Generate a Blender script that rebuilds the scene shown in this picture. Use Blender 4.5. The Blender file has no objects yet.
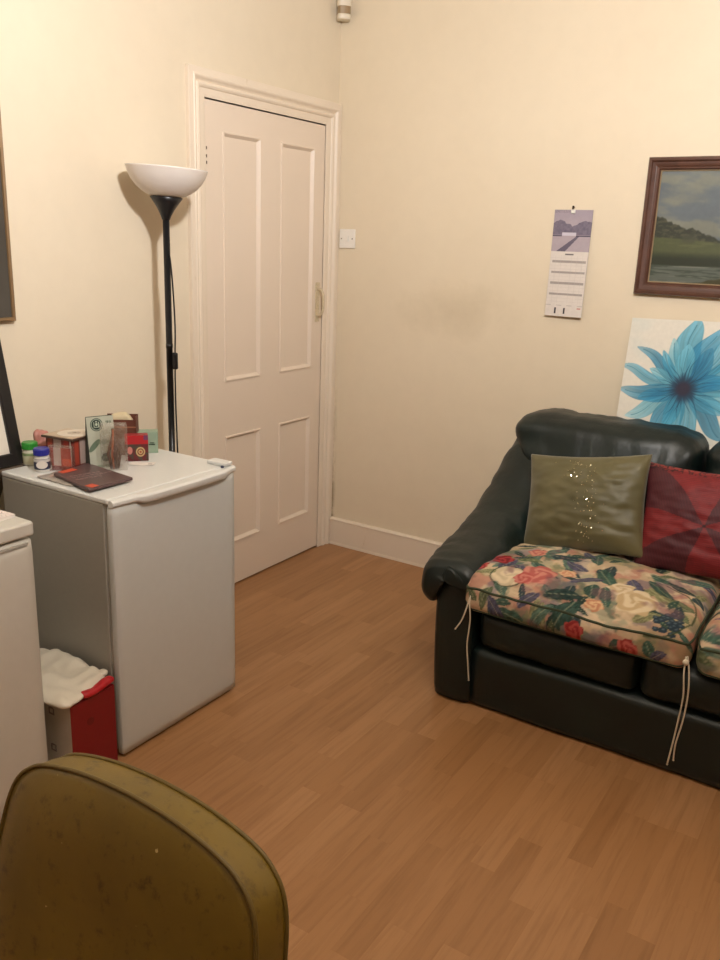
import bpy, bmesh, math, random
import numpy as np
from mathutils import Vector, Matrix, noise
random.seed(7)
rng = np.random.RandomState(5)
D = bpy.data
COL = bpy.context.scene.collection
S = bpy.context.scene

# ------------------------------------------------------------------ camera
cd = D.cameras.new('camera'); cam = D.objects.new('camera', cd); COL.objects.link(cam)
cd.sensor_fit = 'VERTICAL'; cd.sensor_height = 24.0; cd.lens = 846.4 / 960 * 24
cd.clip_start = 0.05
yaw, pit, rol = 0.56641, 0.27435, 0.03567
fw = Vector((-math.sin(yaw)*math.cos(pit), math.cos(yaw)*math.cos(pit), -math.sin(pit)))
rt = Vector((math.cos(yaw), math.sin(yaw), 0)); up = rt.cross(fw)
r2 = rt*math.cos(rol) + up*math.sin(rol); u2 = -rt*math.sin(rol) + up*math.cos(rol)
M = Matrix((r2, u2, -fw)).transposed().to_4x4(); M.translation = Vector((2.355, -3.4144, 1.504))
cam.matrix_world = M
S.camera = cam

# ------------------------------------------------------------------ world, light, exposure
w = D.worlds.new('world'); S.world = w; w.use_nodes = True
w.node_tree.nodes['Background'].inputs[0].default_value = (0.9, 0.8, 0.7, 1)
w.node_tree.nodes['Background'].inputs[1].default_value = 0.01
S.view_settings.view_transform = 'Standard'; S.view_settings.look = 'None'
S.view_settings.exposure = 0.0; S.view_settings.gamma = 1.0
S.view_settings.use_curve_mapping = False
LP = (2.12, -2.45, 2.43)
ld = D.lights.new('ceiling_bulb_light', 'POINT'); ld.energy = 218; ld.color = (1.0, 0.985, 0.975)
ld.shadow_soft_size = 0.07
lo = D.objects.new('ceiling_bulb_light', ld); COL.objects.link(lo); lo.location = LP

# ------------------------------------------------------------------ helpers
def lin(c):
    c = np.asarray(c, dtype=float)
    if c.max() > 1.001: c = c/255.0
    return np.where(c <= 0.04045, c/12.92, ((c+0.055)/1.055)**2.4)
def L4(c):
    a = lin(c); return (float(a[0]), float(a[1]), float(a[2]), 1.0)

class Nt:
    def __init__(s, name):
        s.m = D.materials.new(name); s.m.use_nodes = True; s.t = s.m.node_tree
        s.b = s.t.nodes['Principled BSDF']; s.out = s.t.nodes['Material Output']
    def n(s, typ, **kw):
        x = s.t.nodes.new(typ)
        for k, v in kw.items():
            if k in x.inputs: x.inputs[k].default_value = v
            else: setattr(x, k, v)
        return x
    def l(s, a, b): s.t.links.new(a, b)
    def coords(s, scale=(1, 1, 1), rot=(0, 0, 0)):
        tc = s.n('ShaderNodeTexCoord'); mp = s.n('ShaderNodeMapping')
        mp.inputs['Scale'].default_value = scale; mp.inputs['Rotation'].default_value = rot
        s.l(tc.outputs['Object'], mp.inputs[0]); return mp.outputs[0]
    def noise(s, vec, scale, detail=4, rough=.5):
        x = s.n('ShaderNodeTexNoise'); x.inputs['Scale'].default_value = scale
        x.inputs['Detail'].default_value = detail; x.inputs['Roughness'].default_value = rough
        s.l(vec, x.inputs['Vector']); return x.outputs['Fac']
    def ramp(s, fac, stops):
        x = s.n('ShaderNodeValToRGB'); e = x.color_ramp.elements
        e[0].position, e[0].color = stops[0]; e[1].position, e[1].color = stops[-1]
        for p_, c in stops[1:-1]:
            k = e.new(p_); k.color = c
        s.l(fac, x.inputs[0]); return x.outputs[0]
    def mix(s, fac, a, b, mode='MIX'):
        x = s.n('ShaderNodeMix', data_type='RGBA', blend_type=mode)
        if hasattr(fac, 'links'): s.l(fac, x.inputs[0])
        else: x.inputs[0].default_value = fac
        for v, i in ((a, 6), (b, 7)):
            if hasattr(v, 'links'): s.l(v, x.inputs[i])
            else: x.inputs[i].default_value = v
        return x.outputs[2]
    def col(s, v): s.l(v, s.b.inputs['Base Color'])
    def bump(s, h, strength=.3, dist=.002, prev=None):
        x = s.n('ShaderNodeBump'); x.inputs['Strength'].default_value = strength
        x.inputs['Distance'].default_value = dist; s.l(h, x.inputs['Height'])
        if prev: s.l(prev, x.inputs['Normal'])
        s.l(x.outputs[0], s.b.inputs['Normal']); return x.outputs[0]
    def set(s, **kw):
        for k, v in kw.items(): s.b.inputs[k.replace('_', ' ')].default_value = v

def simple(name, c, rough=.5, metal=0, var=.06, nscale=30, bump=.1, spec=.5, coat=0):
    t = Nt(name); v = t.coords(); f = t.noise(v, nscale)
    base = np.array(L4(c)[:3]); lo_ = tuple(base*(1-var))+(1,); hi_ = tuple(np.minimum(base*(1+var), 1))+(1,)
    t.col(t.ramp(f, [(.3, lo_), (.7, hi_)])); t.set(Roughness=rough, Metallic=metal)
    t.b.inputs['Specular IOR Level'].default_value = spec
    t.b.inputs['Coat Weight'].default_value = coat
    if bump: t.bump(t.noise(v, nscale*8), bump, .001)
    return t.m

def painted(name, rough=.6, bump=.15, bscale=400, spec=.4, stripes=None):
    """colour comes from the 'Paint' attribute computed on the mesh"""
    t = Nt(name); a = t.n('ShaderNodeAttribute', attribute_name='Paint')
    v = t.coords(); f = t.noise(v, 60)
    t.col(t.mix(t.ramp(f, [(.3, (.93, .93, .93, 1)), (.7, (1, 1, 1, 1))]), (0, 0, 0, 1), a.outputs[0]))
    t.set(Roughness=rough); t.b.inputs['Specular IOR Level'].default_value = spec
    if bump: t.bump(t.noise(v, bscale), bump, .001)
    return t.m

def tag(o, label=None, cat=None, group=None, kind=None):
    if label: o['label'] = label
    if cat: o['category'] = cat
    if group: o['group'] = group
    if kind: o['kind'] = kind
    return o
def thing(name, label, cat, loc=(0, 0, 0), rz=0, group=None):
    o = D.objects.new(name, None); COL.objects.link(o); o.location = loc; o.rotation_euler = (0, 0, rz)
    o.empty_display_size = .05
    return tag(o, label, cat, group)
def link(name, me, m, parent=None, smooth=True):
    if m: me.materials.append(m)
    if smooth:
        me.polygons.foreach_set('use_smooth', [True]*len(me.polygons))
    o = D.objects.new(name, me); COL.objects.link(o)
    if parent: o.parent = parent
    return o
def obj(name, bm, m, parent=None, smooth=False, bevel=0, seg=2, auto=None):
    bmesh.ops.recalc_face_normals(bm, faces=bm.faces)
    me = D.meshes.new(name); bm.to_mesh(me); bm.free()
    o = link(name, me, m, parent, smooth)
    if bevel:
        b = o.modifiers.new('bevel', 'BEVEL'); b.width = bevel; b.segments = seg; b.limit_method = 'ANGLE'; b.angle_limit = .6
        if not smooth: me.polygons.foreach_set('use_smooth', [True]*len(me.polygons)); b.harden_normals = True
    return o
def struct(o):
    o['kind'] = 'structure'; return o
def BM(): return bmesh.new()
def bx(bm, x0, x1, y0, y1, z0, z1, mat=None):
    vs = [bm.verts.new(Vector(c)) for c in ((x0,y0,z0),(x1,y0,z0),(x1,y1,z0),(x0,y1,z0),(x0,y0,z1),(x1,y0,z1),(x1,y1,z1),(x0,y1,z1))]
    if mat:
        for v in vs: v.co = mat @ v.co
    for f in ((3,2,1,0),(4,5,6,7),(0,1,5,4),(1,2,6,5),(2,3,7,6),(3,0,4,7)): bm.faces.new([vs[i] for i in f])
    return vs
def prism(bm, pts, z0, z1):
    a = [bm.verts.new((x, y, z0)) for x, y in pts]; b = [bm.verts.new((x, y, z1)) for x, y in pts]
    n = len(pts); bm.faces.new(a[::-1]); bm.faces.new(b)
    for i in range(n): bm.faces.new((a[i], a[(i+1) % n], b[(i+1) % n], b[i]))
def lathe(bm, prof, seg=40, c=(0, 0)):
    rings = []
    for r, z in prof:
        if r < 1e-6: rings.append([bm.verts.new((c[0], c[1], z))])
        else: rings.append([bm.verts.new((c[0]+r*math.cos(2*math.pi*k/seg), c[1]+r*math.sin(2*math.pi*k/seg), z)) for k in range(seg)])
    for a, b in zip(rings, rings[1:]):
        for k in range(seg):
            k2 = (k+1) % seg
            if len(a) == 1 and len(b) == 1: continue
            if len(a) == 1: bm.faces.new((a[0], b[k2], b[k]))
            elif len(b) == 1: bm.faces.new((a[k], a[k2], b[0]))
            else: bm.faces.new((a[k], a[k2], b[k2], b[k]))
def tube(bm, pts, r, seg=8, closed=False):
    pts = [Vector(p) for p in pts]; n = len(pts); rings = []; prev = None
    for i in range(n):
        if closed: t = (pts[(i+1) % n]-pts[i-1])
        else: t = pts[min(i+1, n-1)]-pts[max(i-1, 0)]
        t.normalize()
        if prev is None:
            a = t.orthogonal().normalized()
        else:
            a = (prev - t*prev.dot(t)).normalized()
        prev = a; b = t.cross(a); rr = r[i] if isinstance(r, (list, tuple)) else r
        rings.append([bm.verts.new(pts[i]+(a*math.cos(2*math.pi*k/seg)+b*math.sin(2*math.pi*k/seg))*rr) for k in range(seg)])
    for i in range(n if closed else n-1):
        A, B = rings[i], rings[(i+1) % n]
        for k in range(seg): bm.faces.new((A[k], A[(k+1) % seg], B[(k+1) % seg], B[k]))
    if not closed: bm.faces.new(rings[0][::-1]); bm.faces.new(rings[-1])
def smoothpath(pts, n=8):
    P = [Vector(p) for p in pts]; out = []
    for i in range(len(P)-1):
        p0, p1, p2, p3 = P[max(i-1, 0)], P[i], P[i+1], P[min(i+2, len(P)-1)]
        for k in range(n):
            t = k/n
            out.append(0.5*((2*p1)+(p2-p0)*t+(2*p0-5*p1+4*p2-p3)*t*t+(3*p1-p0-3*p2+p3)*t**3))
    out.append(P[-1]); return out
def softbox(x0, x1, y0, y1, z0, z1, r, n=(24, 20, 8), f=None, squash=None):
    """rounded box with a fine grid; f(p, u) moves the points, u in -1..1 per axis"""
    nx, ny, nz = n; idx = {}; V = []; F = []
    lo_, hi_ = Vector((x0, y0, z0)), Vector((x1, y1, z1))
    def vid(i, j, k):
        if (i, j, k) in idx: return idx[(i, j, k)]
        u = Vector((2*i/nx-1, 2*j/ny-1, 2*k/nz-1))
        p = Vector([lo_[a]+(hi_[a]-lo_[a])*(u[a]+1)/2 for a in range(3)])
        rr = r if isinstance(r, (tuple, list)) else (r, r, r)
        q = Vector([min(max(p[a], lo_[a]+rr[a]), hi_[a]-rr[a]) for a in range(3)])
        d = Vector([(p[a]-q[a])/rr[a] for a in range(3)])
        if d.length > 1e-9:
            m = max(abs(d.x), abs(d.y), abs(d.z)); d = d.normalized()*m
            p = q+Vector([d[a]*rr[a] for a in range(3)])
        if f: p = f(p, u)
        idx[(i, j, k)] = len(V); V.append(p); return idx[(i, j, k)]
    for i in range(nx):
        for j in range(ny):
            F.append((vid(i,j,0), vid(i,j+1,0), vid(i+1,j+1,0), vid(i+1,j,0)))
            F.append((vid(i,j,nz), vid(i+1,j,nz), vid(i+1,j+1,nz), vid(i,j+1,nz)))
    for i in range(nx):
        for k in range(nz):
            F.append((vid(i,0,k), vid(i+1,0,k), vid(i+1,0,k+1), vid(i,0,k+1)))
            F.append((vid(i,ny,k), vid(i,ny,k+1), vid(i+1,ny,k+1), vid(i+1,ny,k)))
    for j in range(ny):
        for k in range(nz):
            F.append((vid(0,j,k), vid(0,j,k+1), vid(0,j+1,k+1), vid(0,j+1,k)))
            F.append((vid(nx,j,k), vid(nx,j+1,k), vid(nx,j+1,k+1), vid(nx,j,k+1)))
    me = D.meshes.new('soft'); me.from_pydata([tuple(v) for v in V], [], F); me.update()
    return me
def paint(me, rgb):
    """rgb: (n,3) sRGB 0..1 per vertex"""
    a = me.color_attributes.new('Paint', 'FLOAT_COLOR', 'POINT')
    c = np.ones((len(me.vertices), 4)); c[:, :3] = lin(np.clip(rgb, 0, 1)); a.data.foreach_set('color', c.ravel())
def coords_of(me):
    a = np.zeros(len(me.vertices)*3); me.vertices.foreach_get('co', a); return a.reshape(-1, 3)
def panel(name, wd, ht, th, nx, ny, fn, m, parent=None, bend=None):
    """a thin upright board in local XZ (front at y=0, back at y=th), painted by fn(u, v) with v up"""
    V = []; F = []
    for s in (0, 1):
        for j in range(ny+1):
            for i in range(nx+1):
                y = s*th
                if bend: y += bend(i/nx, j/ny)
                V.append((wd*(i/nx-.5), y, ht*j/ny))
    off = (nx+1)*(ny+1); q = lambda s, i, j: s*off+j*(nx+1)+i
    for j in range(ny):
        for i in range(nx):
            F.append((q(0,i,j), q(0,i+1,j), q(0,i+1,j+1), q(0,i,j+1)))
            F.append((q(1,i,j), q(1,i,j+1), q(1,i+1,j+1), q(1,i+1,j)))
    for i in range(nx):
        F.append((q(0,i,0), q(1,i,0), q(1,i+1,0), q(0,i+1,0))); F.append((q(0,i,ny), q(0,i+1,ny), q(1,i+1,ny), q(1,i,ny)))
    for j in range(ny):
        F.append((q(0,0,j), q(0,0,j+1), q(1,0,j+1), q(1,0,j))); F.append((q(0,nx,j), q(1,nx,j), q(1,nx,j+1), q(0,nx,j+1)))
    me = D.meshes.new(name); me.from_pydata(V, [], F); me.update()
    jj, ii = np.meshgrid(np.arange(ny+1)/ny, np.arange(nx+1)/nx, indexing='ij')
    c = fn(ii.ravel(), jj.ravel()); back = np.tile(np.array([[.8, .77, .7]]), (c.shape[0], 1))
    edge = (ii.ravel() <= 0) | (ii.ravel() >= 1) | (jj.ravel() <= 0) | (jj.ravel() >= 1)
    back[edge] = c[edge]
    paint(me, np.vstack([c, back]))
    return link(name, me, m, parent, smooth=False)
def vn(x, y, s, seed=0):
    """cheap smooth value noise, arrays, 0..1"""
    X = x*s+seed*17.3; Y = y*s+seed*9.1; xi = np.floor(X).astype(int); yi = np.floor(Y).astype(int)
    fx = X-xi; fy = Y-yi; fx = fx*fx*(3-2*fx); fy = fy*fy*(3-2*fy)
    h = lambda a, b: np.modf(np.abs(np.sin(a*127.1+b*311.7+seed*3.3)*43758.5453))[0]
    return (h(xi, yi)*(1-fx)+h(xi+1, yi)*fx)*(1-fy)+(h(xi, yi+1)*(1-fx)+h(xi+1, yi+1)*fx)*fy
def fbm(x, y, s, seed=0, o=4):
    r = 0; a = .5
    for k in range(o): r = r+a*vn(x, y, s*2**k, seed+k); a *= .5
    return r/(1-.5**o)
def sm(a, b, x):
    t = np.clip((x-a)/(b-a), 0, 1); return t*t*(3-2*t)
def over(c, col, a):
    return c*(1-a[:, None])+(np.asarray(col)/255.0)[None, :]*a[:, None] if not (isinstance(col, np.ndarray) and col.ndim == 2) else c*(1-a[:, None])+col*a[:, None]

# ------------------------------------------------------------------ materials of the room
def wall_mat(name, a, b):
    t = Nt(name); v = t.coords()
    n1 = t.noise(v, 1.3, 5, .6); n2 = t.noise(v, 14, 4, .6)
    c = t.ramp(n1, [(.3, L4(a)), (.7, L4(b))])
    c = t.mix(t.ramp(n2, [(.25, (.98, .975, .965, 1)), (.6, (1, 1, 1, 1))]), (0, 0, 0, 1), c)
    t.col(c); t.set(Roughness=.62); t.b.inputs['Specular IOR Level'].default_value = .3
    t.bump(t.noise(v, 35, 6, .6), .14, .003); return t
tw = wall_mat('cream_wall_paint', (226, 213, 190), (230, 218, 196))
m_wall_l = tw.m
tb = wall_mat('cream_wall_paint_scuffed', (226, 212, 187), (230, 217, 193))
# a worn grubby patch beside the switch, where hands and chairs rubbed the paint
vv = tb.coords(); gr = tb.n('ShaderNodeVectorMath', operation='SUBTRACT'); tb.l(vv, gr.inputs[0]); gr.inputs[1].default_value = (.62, 0, 1.22)
gs = tb.n('ShaderNodeVectorMath', operation='MULTIPLY'); tb.l(gr.outputs[0], gs.inputs[0]); gs.inputs[1].default_value = (1.5, 0, 3.6)
gl = tb.n('ShaderNodeVectorMath', operation='LENGTH'); tb.l(gs.outputs[0], gl.inputs[0])
ad = tb.n('ShaderNodeMath', operation='ADD'); tb.l(gl.outputs['Value'], ad.inputs[0]); tb.l(tb.noise(vv, 5, 5, .7), ad.inputs[1])
stain = tb.ramp(ad.outputs[0], [(.35, (.86, .85, .82, 1)), (1.15, (1, 1, 1, 1))])
old = tb.b.inputs['Base Color'].links[0].from_socket
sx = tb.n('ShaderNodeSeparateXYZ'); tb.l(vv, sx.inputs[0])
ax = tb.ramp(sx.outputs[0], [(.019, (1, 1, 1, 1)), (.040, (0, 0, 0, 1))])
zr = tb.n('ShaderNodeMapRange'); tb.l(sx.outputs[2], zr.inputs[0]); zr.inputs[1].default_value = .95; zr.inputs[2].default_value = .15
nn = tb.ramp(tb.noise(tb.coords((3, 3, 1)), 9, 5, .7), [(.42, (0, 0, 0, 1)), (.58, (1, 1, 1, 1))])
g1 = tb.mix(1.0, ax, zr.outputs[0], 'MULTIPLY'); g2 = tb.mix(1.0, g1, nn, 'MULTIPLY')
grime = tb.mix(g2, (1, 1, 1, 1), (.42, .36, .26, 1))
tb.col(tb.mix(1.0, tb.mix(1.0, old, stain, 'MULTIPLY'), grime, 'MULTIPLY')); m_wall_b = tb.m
m_gloss = None
t = Nt('cream_gloss_paint'); v = t.coords()
c = t.ramp(t.noise(v, 2.2, 4), [(.3, L4((228, 214, 195))), (.7, L4((233, 220, 202)))])
g = t.ramp(t.noise(t.coords((1, 1, .3)), 22, 6, .7), [(.27, (.82, .78, .70, 1)), (.36, (1, 1, 1, 1))])
t.col(t.mix(1.0, c, g, 'MULTIPLY')); t.set(Roughness=.42); t.bump(t.noise(v, 18, 5, .6), .12, .003); m_gloss = t.m
m_tan = simple('dark_tan_wall_paint', (132, 104, 80), .7, var=.03, nscale=3)
m_ceil = simple('white_ceiling_paint', (196, 184, 166), .8, var=.02, nscale=3)
# laminate: three-strip beech boards running along y
t = Nt('beech_laminate'); tc = t.n('ShaderNodeTexCoord')
mp = t.n('ShaderNodeMapping'); mp.inputs['Rotation'].default_value = (0, 0, math.radians(90)); t.l(tc.outputs['Object'], mp.inputs[0])
br = t.n('ShaderNodeTexBrick'); t.l(mp.outputs[0], br.inputs['Vector'])
br.offset = .37; br.offset_frequency = 2; br.squash = .83; br.squash_frequency = 3
br.inputs['Scale'].default_value = 1; br.inputs['Brick Width'].default_value = .43; br.inputs['Row Height'].default_value = .066
br.inputs['Mortar Size'].default_value = .0004; br.inputs['Mortar Smooth'].default_value = .4
br.inputs['Color1'].default_value = (0, 0, 0, 1); br.inputs['Color2'].default_value = (1, 1, 1, 1); br.inputs['Mortar'].default_value = (.35, .35, .35, 1)
wood = t.ramp(br.outputs['Color'], [(0, L4((158, 115, 75))), (.35, L4((165, 121, 80))), (.7, L4((169, 125, 84))), (1, L4((176, 132, 91)))])
mp2 = t.n('ShaderNodeMapping'); mp2.inputs['Scale'].default_value = (26, 1.6, 1); t.l(tc.outputs['Object'], mp2.inputs[0])
ofs = t.n('ShaderNodeVectorMath', operation='SCALE'); ofs.inputs['Scale'].default_value = 37; t.l(br.outputs['Color'], ofs.inputs[0])
va = t.n('ShaderNodeVectorMath', operation='ADD'); t.l(mp2.outputs[0], va.inputs[0]); t.l(ofs.outputs[0], va.inputs[1])
gn = t.noise(va.outputs[0], 2.2, 7, .62)
wood = t.mix(1.0, wood, t.ramp(gn, [(.3, (.80, .76, .72, 1)), (.55, (1, 1, 1, 1)), (.8, (1.0, .97, .93, 1))]), 'MULTIPLY')
mo = t.mix(br.outputs['Fac'], wood, L4((160, 114, 72)))
t.col(mo); t.set(Roughness=.36); t.b.inputs['Specular IOR Level'].default_value = .4
t.bump(gn, .05, .001); m_floor = t.m

# ------------------------------------------------------------------ room shell
RX, RY, RZ = 4.1, -5.2, 2.95
bm = BM(); bx(bm, -.2, RX+.2, RY-.2, .2, -.12, 0); struct(obj('floor', bm, m_floor))
bm = BM(); bx(bm, -.2, RX+.2, RY-.2, .2, RZ, RZ+.12); struct(obj('ceiling', bm, m_ceil))
bm = BM(); bx(bm, 0, RX, 0, .2, 0, RZ); struct(obj('wall_back', bm, m_wall_b))
DY0, DY1, DH = -.885, -.0997, 2.0005       # opening for the door leaf
bm = BM()
bx(bm, -.2, 0, RY, DY0, 0, RZ); bx(bm, -.2, 0, DY1, .2, 0, RZ); bx(bm, -.2, 0, DY0, DY1, DH, RZ)
struct(obj('wall_left', bm, m_wall_l))
bm = BM(); bx(bm, RX, RX+.2, RY, .2, 0, RZ); struct(obj('wall_right', bm, m_tan))
bm = BM(); bx(bm, -.2, RX+.2, RY-.2, RY, 0, RZ); struct(obj('wall_front', bm, m_tan))
# skirting with a rounded bead along its top
def skirting(name, along, a, b, flip=1):
    prof = [(0, 0), (.020, 0), (.0195, .010), (.018, .013), (.018, .128), (.0205, .130), (.021, .134), (.018, .138), (.010, .141), (0, .142)]
    bm = BM(); A = []; B = []
    for d, z in prof:
        if along == 'x': A.append(bm.verts.new((a, -d*flip, z))); B.append(bm.verts.new((b, -d*flip, z)))
        else: A.append(bm.verts.new((d*flip, a, z))); B.append(bm.verts.new((d*flip, b, z)))
    n = len(prof)
    for i in range(n): bm.faces.new((A[i], A[(i+1) % n], B[(i+1) % n], B[i]))
    bm.faces.new(A); bm.faces.new(B)
    return struct(obj(name, bm, m_gloss))
skirting('baseboard_back', 'x', .021, RX)
skirting('baseboard_left', 'y', -.983, RY)
bm = BM(); bx(bm, RX-.018, RX, RY, -.02, 0, .14); struct(obj('baseboard_right', bm, m_gloss, bevel=.004))

# architrave swept round the door opening with mitred corners
prof = [(0, -.03), (0, .004), (.010, .006), (.030, .007), (.033, .012), (.040, .016), (.046, .014), (.050, .009), (.056, .013), (.061, .019), (.066, .022), (.070, .022), (.073, .019), (.094, .019), (.096, .016), (.096, 0)]
bm = BM(); paths = []
for s, d in prof:
    yl = DY0-s; yr = min(DY1+s*1.03, -.001); zt = DH+s
    paths.append([bm.verts.new((d, yl, 0)), bm.verts.new((d, yl, zt)), bm.verts.new((d, yr, zt)), bm.verts.new((d, yr, 0))])
for a, b in zip(paths, paths[1:]):
    for k in range(3): bm.faces.new((a[k], a[k+1], b[k+1], b[k]))
struct(obj('trim_1', bm, m_gloss))
# added backing sheet behind the leaf, brown to imitate shade in the gap
m_dark = simple('dark_nail_brown', (40, 30, 20), .9); m_gap_shade = simple('gap_shade_brown', (120, 92, 64), .8)
bm = BM(); bx(bm, -.075, -.062, DY0-.001, DY1+.001, 0, DH+.001); struct(obj('trim_2', bm, m_gap_shade))

# door: four sunk panels with bolection moulding
LY0, LY1, LZ0, LZ1 = -.8835, -.1, .008, 1.9955
panels = [(-.782, -.550, .924, 1.895), (-.418, -.178, .924, 1.895), (-.782, -.550, .204, .692), (-.418, -.178, .204, .692)]
door = struct(thing('door_1', None, None, (0, 0, 0)))
fx_ = -.002; bm = BM()
ys = sorted({LY0, LY1, *[p[0] for p in panels], *[p[1] for p in panels]}); zs = sorted({LZ0, LZ1, *[p[2] for p in panels], *[p[3] for p in panels]})
def inpanel(y, z): return any(p[0] < y < p[1] and p[2] < z < p[3] for p in panels)
grid = {}
def gv(y, z):
    k = (round(y, 4), round(z, 4))
    if k not in grid: grid[k] = bm.verts.new((fx_, y, z))
    return grid[k]
for a, b in zip(ys, ys[1:]):
    for c_, d_ in zip(zs, zs[1:]):
        if not inpanel((a+b)/2, (c_+d_)/2): bm.faces.new((gv(a, c_), gv(b, c_), gv(b, d_), gv(a, d_)))
for (a, b, c_, d_) in panels:
    rings = []
    for ins, x in ((0, fx_), (.002, fx_+.005), (.007, fx_+.005), (.012, fx_-.001), (.018, fx_-.009), (.021, fx_-.009)):
        if ins == 0: rings.append([gv(a, c_), gv(b, c_), gv(b, d_), gv(a, d_)])
        else: rings.append([bm.verts.new((x, yy, zz)) for yy, zz in ((a+ins, c_+ins), (b-ins, c_+ins), (b-ins, d_-ins), (a+ins, d_-ins))])
    for r0, r1 in zip(rings, rings[1:]):
        for k in range(4): bm.faces.new((r0[k], r0[(k+1) % 4], r1[(k+1) % 4], r1[k]))
    bm.faces.new(rings[-1])
# slab edges and back
bk = [bm.verts.new((-.055, y, z)) for y, z in ((LY0, LZ0), (LY1, LZ0), (LY1, LZ1), (LY0, LZ1))]
bm.faces.new(bk)
fr = [bm.verts.new((fx_-.0001, y, z)) for y, z in ((LY0, LZ0), (LY1, LZ0), (LY1, LZ1), (LY0, LZ1))]
for k in range(4): bm.faces.new((fr[k], fr[(k+1) % 4], bk[(k+1) % 4], bk[k]))
m_door = simple('door_gloss_paint', (228, 213, 196), .42, var=.015, nscale=3, bump=.06)
obj('leaf', bm, m_door, door)
# pull handle on a back plate
m_hw = simple('painted_handle_metal', (205, 190, 160), .35, nscale=120, var=.12)
m_steel = simple('dull_steel', (150, 145, 135), .3, metal=.8)
h = thing('handle', None, None); h.parent = door
bm = BM(); bx(bm, fx_, fx_+.004, -.153, -.123, 1.135, 1.315)
tube(bm, smoothpath([(fx_, -.138, 1.285), (.018, -.138, 1.283), (.032, -.138, 1.262), (.034, -.138, 1.225), (.032, -.138, 1.188), (.018, -.138, 1.167), (fx_, -.138, 1.165)], 5), .0065, 10)
D.objects.remove(h); obj('door_handle', bm, m_hw, door, bevel=.001)
m_hinge = simple('bare_hinge_brown', (70, 48, 34), .6)
for z in (1.79, .32):
    bm = BM()
    for k in range(5):
        lathe(bm, [(0, z-.045+k*.018), (.0055, z-.045+k*.018), (.0055, z-.029+k*.018), (0, z-.029+k*.018)], 10, (fx_+.002, LY0-.001))
    obj('hinge', bm, m_gloss, door)
    bm = BM()
    for zz in (z+.03, z+.001, z-.022): bx(bm, fx_-.004, fx_+.0012, LY0+.007, LY0+.014, zz, zz+.011)
    obj('hinge_screw', bm, m_hinge, door)

# ------------------------------------------------------------------ wall fittings
m_plastic = simple('aged_white_plastic', (226, 216, 196), .35, var=.02, nscale=60, bump=0)
m_white = simple('white_plastic', (238, 234, 226), .3, var=.01, nscale=60, bump=0)
sw = thing('light_switch', 'square white light switch plate on the wall beside the door', 'light switch', (.070, -.0005, 1.472))
bm = BM(); bx(bm, -.043, .043, -.009, 0, 0, .086); obj('plate', bm, m_white, sw, bevel=.003)
bm = BM(); bx(bm, -.009, .009, -.0135, -.009, .030, .056, None); obj('rocker', bm, m_white, sw, bevel=.0015)
for sx in (-.030, .030):
    bm = BM(); lathe(bm, [(0, 0), (.0032, 0), (.0032, .0015), (0, .0022)], 14)
    bmesh.ops.rotate(bm, verts=bm.verts, cent=(0, 0, 0), matrix=Matrix.Rotation(math.pi/2, 3, 'X'))
    bmesh.ops.translate(bm, verts=bm.verts, vec=(sx, -.009, .043)); obj('screw', bm, m_steel, sw)

pir = thing('motion_sensor', 'small cream motion sensor high up in the corner of the room', 'alarm sensor', (.0, 0, 2.428))
pir.rotation_euler = (0, 0, 0)
m_lens = simple('sensor_lens', (150, 128, 96), .3)
R45 = Matrix.Translation((.045, -.045, 0)) @ Matrix.Rotation(math.radians(45), 4, 'Z')
def pirbm(pf, z0, z1):
    bm = BM(); A = [bm.verts.new(R45 @ Vector((x, y, z0))) for x, y in pf]; B = [bm.verts.new(R45 @ Vector((x, y, z1))) for x, y in pf]
    n = len(pf); bm.faces.new(A); bm.faces.new(B)
    for i in range(n): bm.faces.new((A[i], A[(i+1) % n], B[(i+1) % n], B[i]))
    return bm
body = [(-.030, .030), (.030, .030), (.030, -.010), (.022, -.020), (0, -.024), (-.022, -.020), (-.030, -.010)]
obj('housing', pirbm(body, .052, .120), m_plastic, pir, bevel=.003)
obj('lens', pirbm([(x*.92, y*.92) for x, y in body], .022, .054), m_lens, pir, bevel=.002)
obj('lower_housing', pirbm([(x*.98, y*.98) for x, y in body], .0, .024), m_plastic, pir, bevel=.006, seg=3)

# ------------------------------------------------------------------ pendant bulb (the room's lamp)
pd = thing('pendant_lamp', 'hanging ceiling bulb on a white cord in the middle of the room', 'ceiling lamp', (LP[0], LP[1], LP[2]))
bm = BM(); tube(bm, [(0, 0, .12), (0, 0, RZ-LP[2]-.03)], .003); obj('cord', bm, m_white, pd)
bm = BM(); lathe(bm, [(0, RZ-LP[2]-.035), (.02, RZ-LP[2]-.035), (.045, RZ-LP[2]-.012), (.045, RZ-LP[2]-.0005), (0, RZ-LP[2]-.0005)], 28); obj('ceiling_rose', bm, m_white, pd, smooth=True)
bm = BM(); lathe(bm, [(0, .06), (.018, .06), (.018, .10), (.008, .12), (0, .12)], 20); obj('lamp_holder', bm, m_white, pd, smooth=True)

bm = BM(); lathe(bm, [(.0, -.104), (.06, -.103), (.10, -.097), (.124, -.088), (.125, -.086), (.10, -.094), (.06, -.100), (0, -.101)], 40); obj('light_block_dish', bm, m_white, pd, smooth=True)  # added unseen dish, blocks the bulb's downward light to dim the floor
for a_ in (0, 2.094, 4.189):
    bm = BM(); tube(bm, [(.116*math.cos(a_), .116*math.sin(a_), -.090), (.11*math.cos(a_), .11*math.sin(a_), 0), (.015*math.cos(a_), .015*math.sin(a_), .085)], .0015, 6); obj('added_dish_wire', bm, m_white, pd)  # wires that carry the added dish

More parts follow.
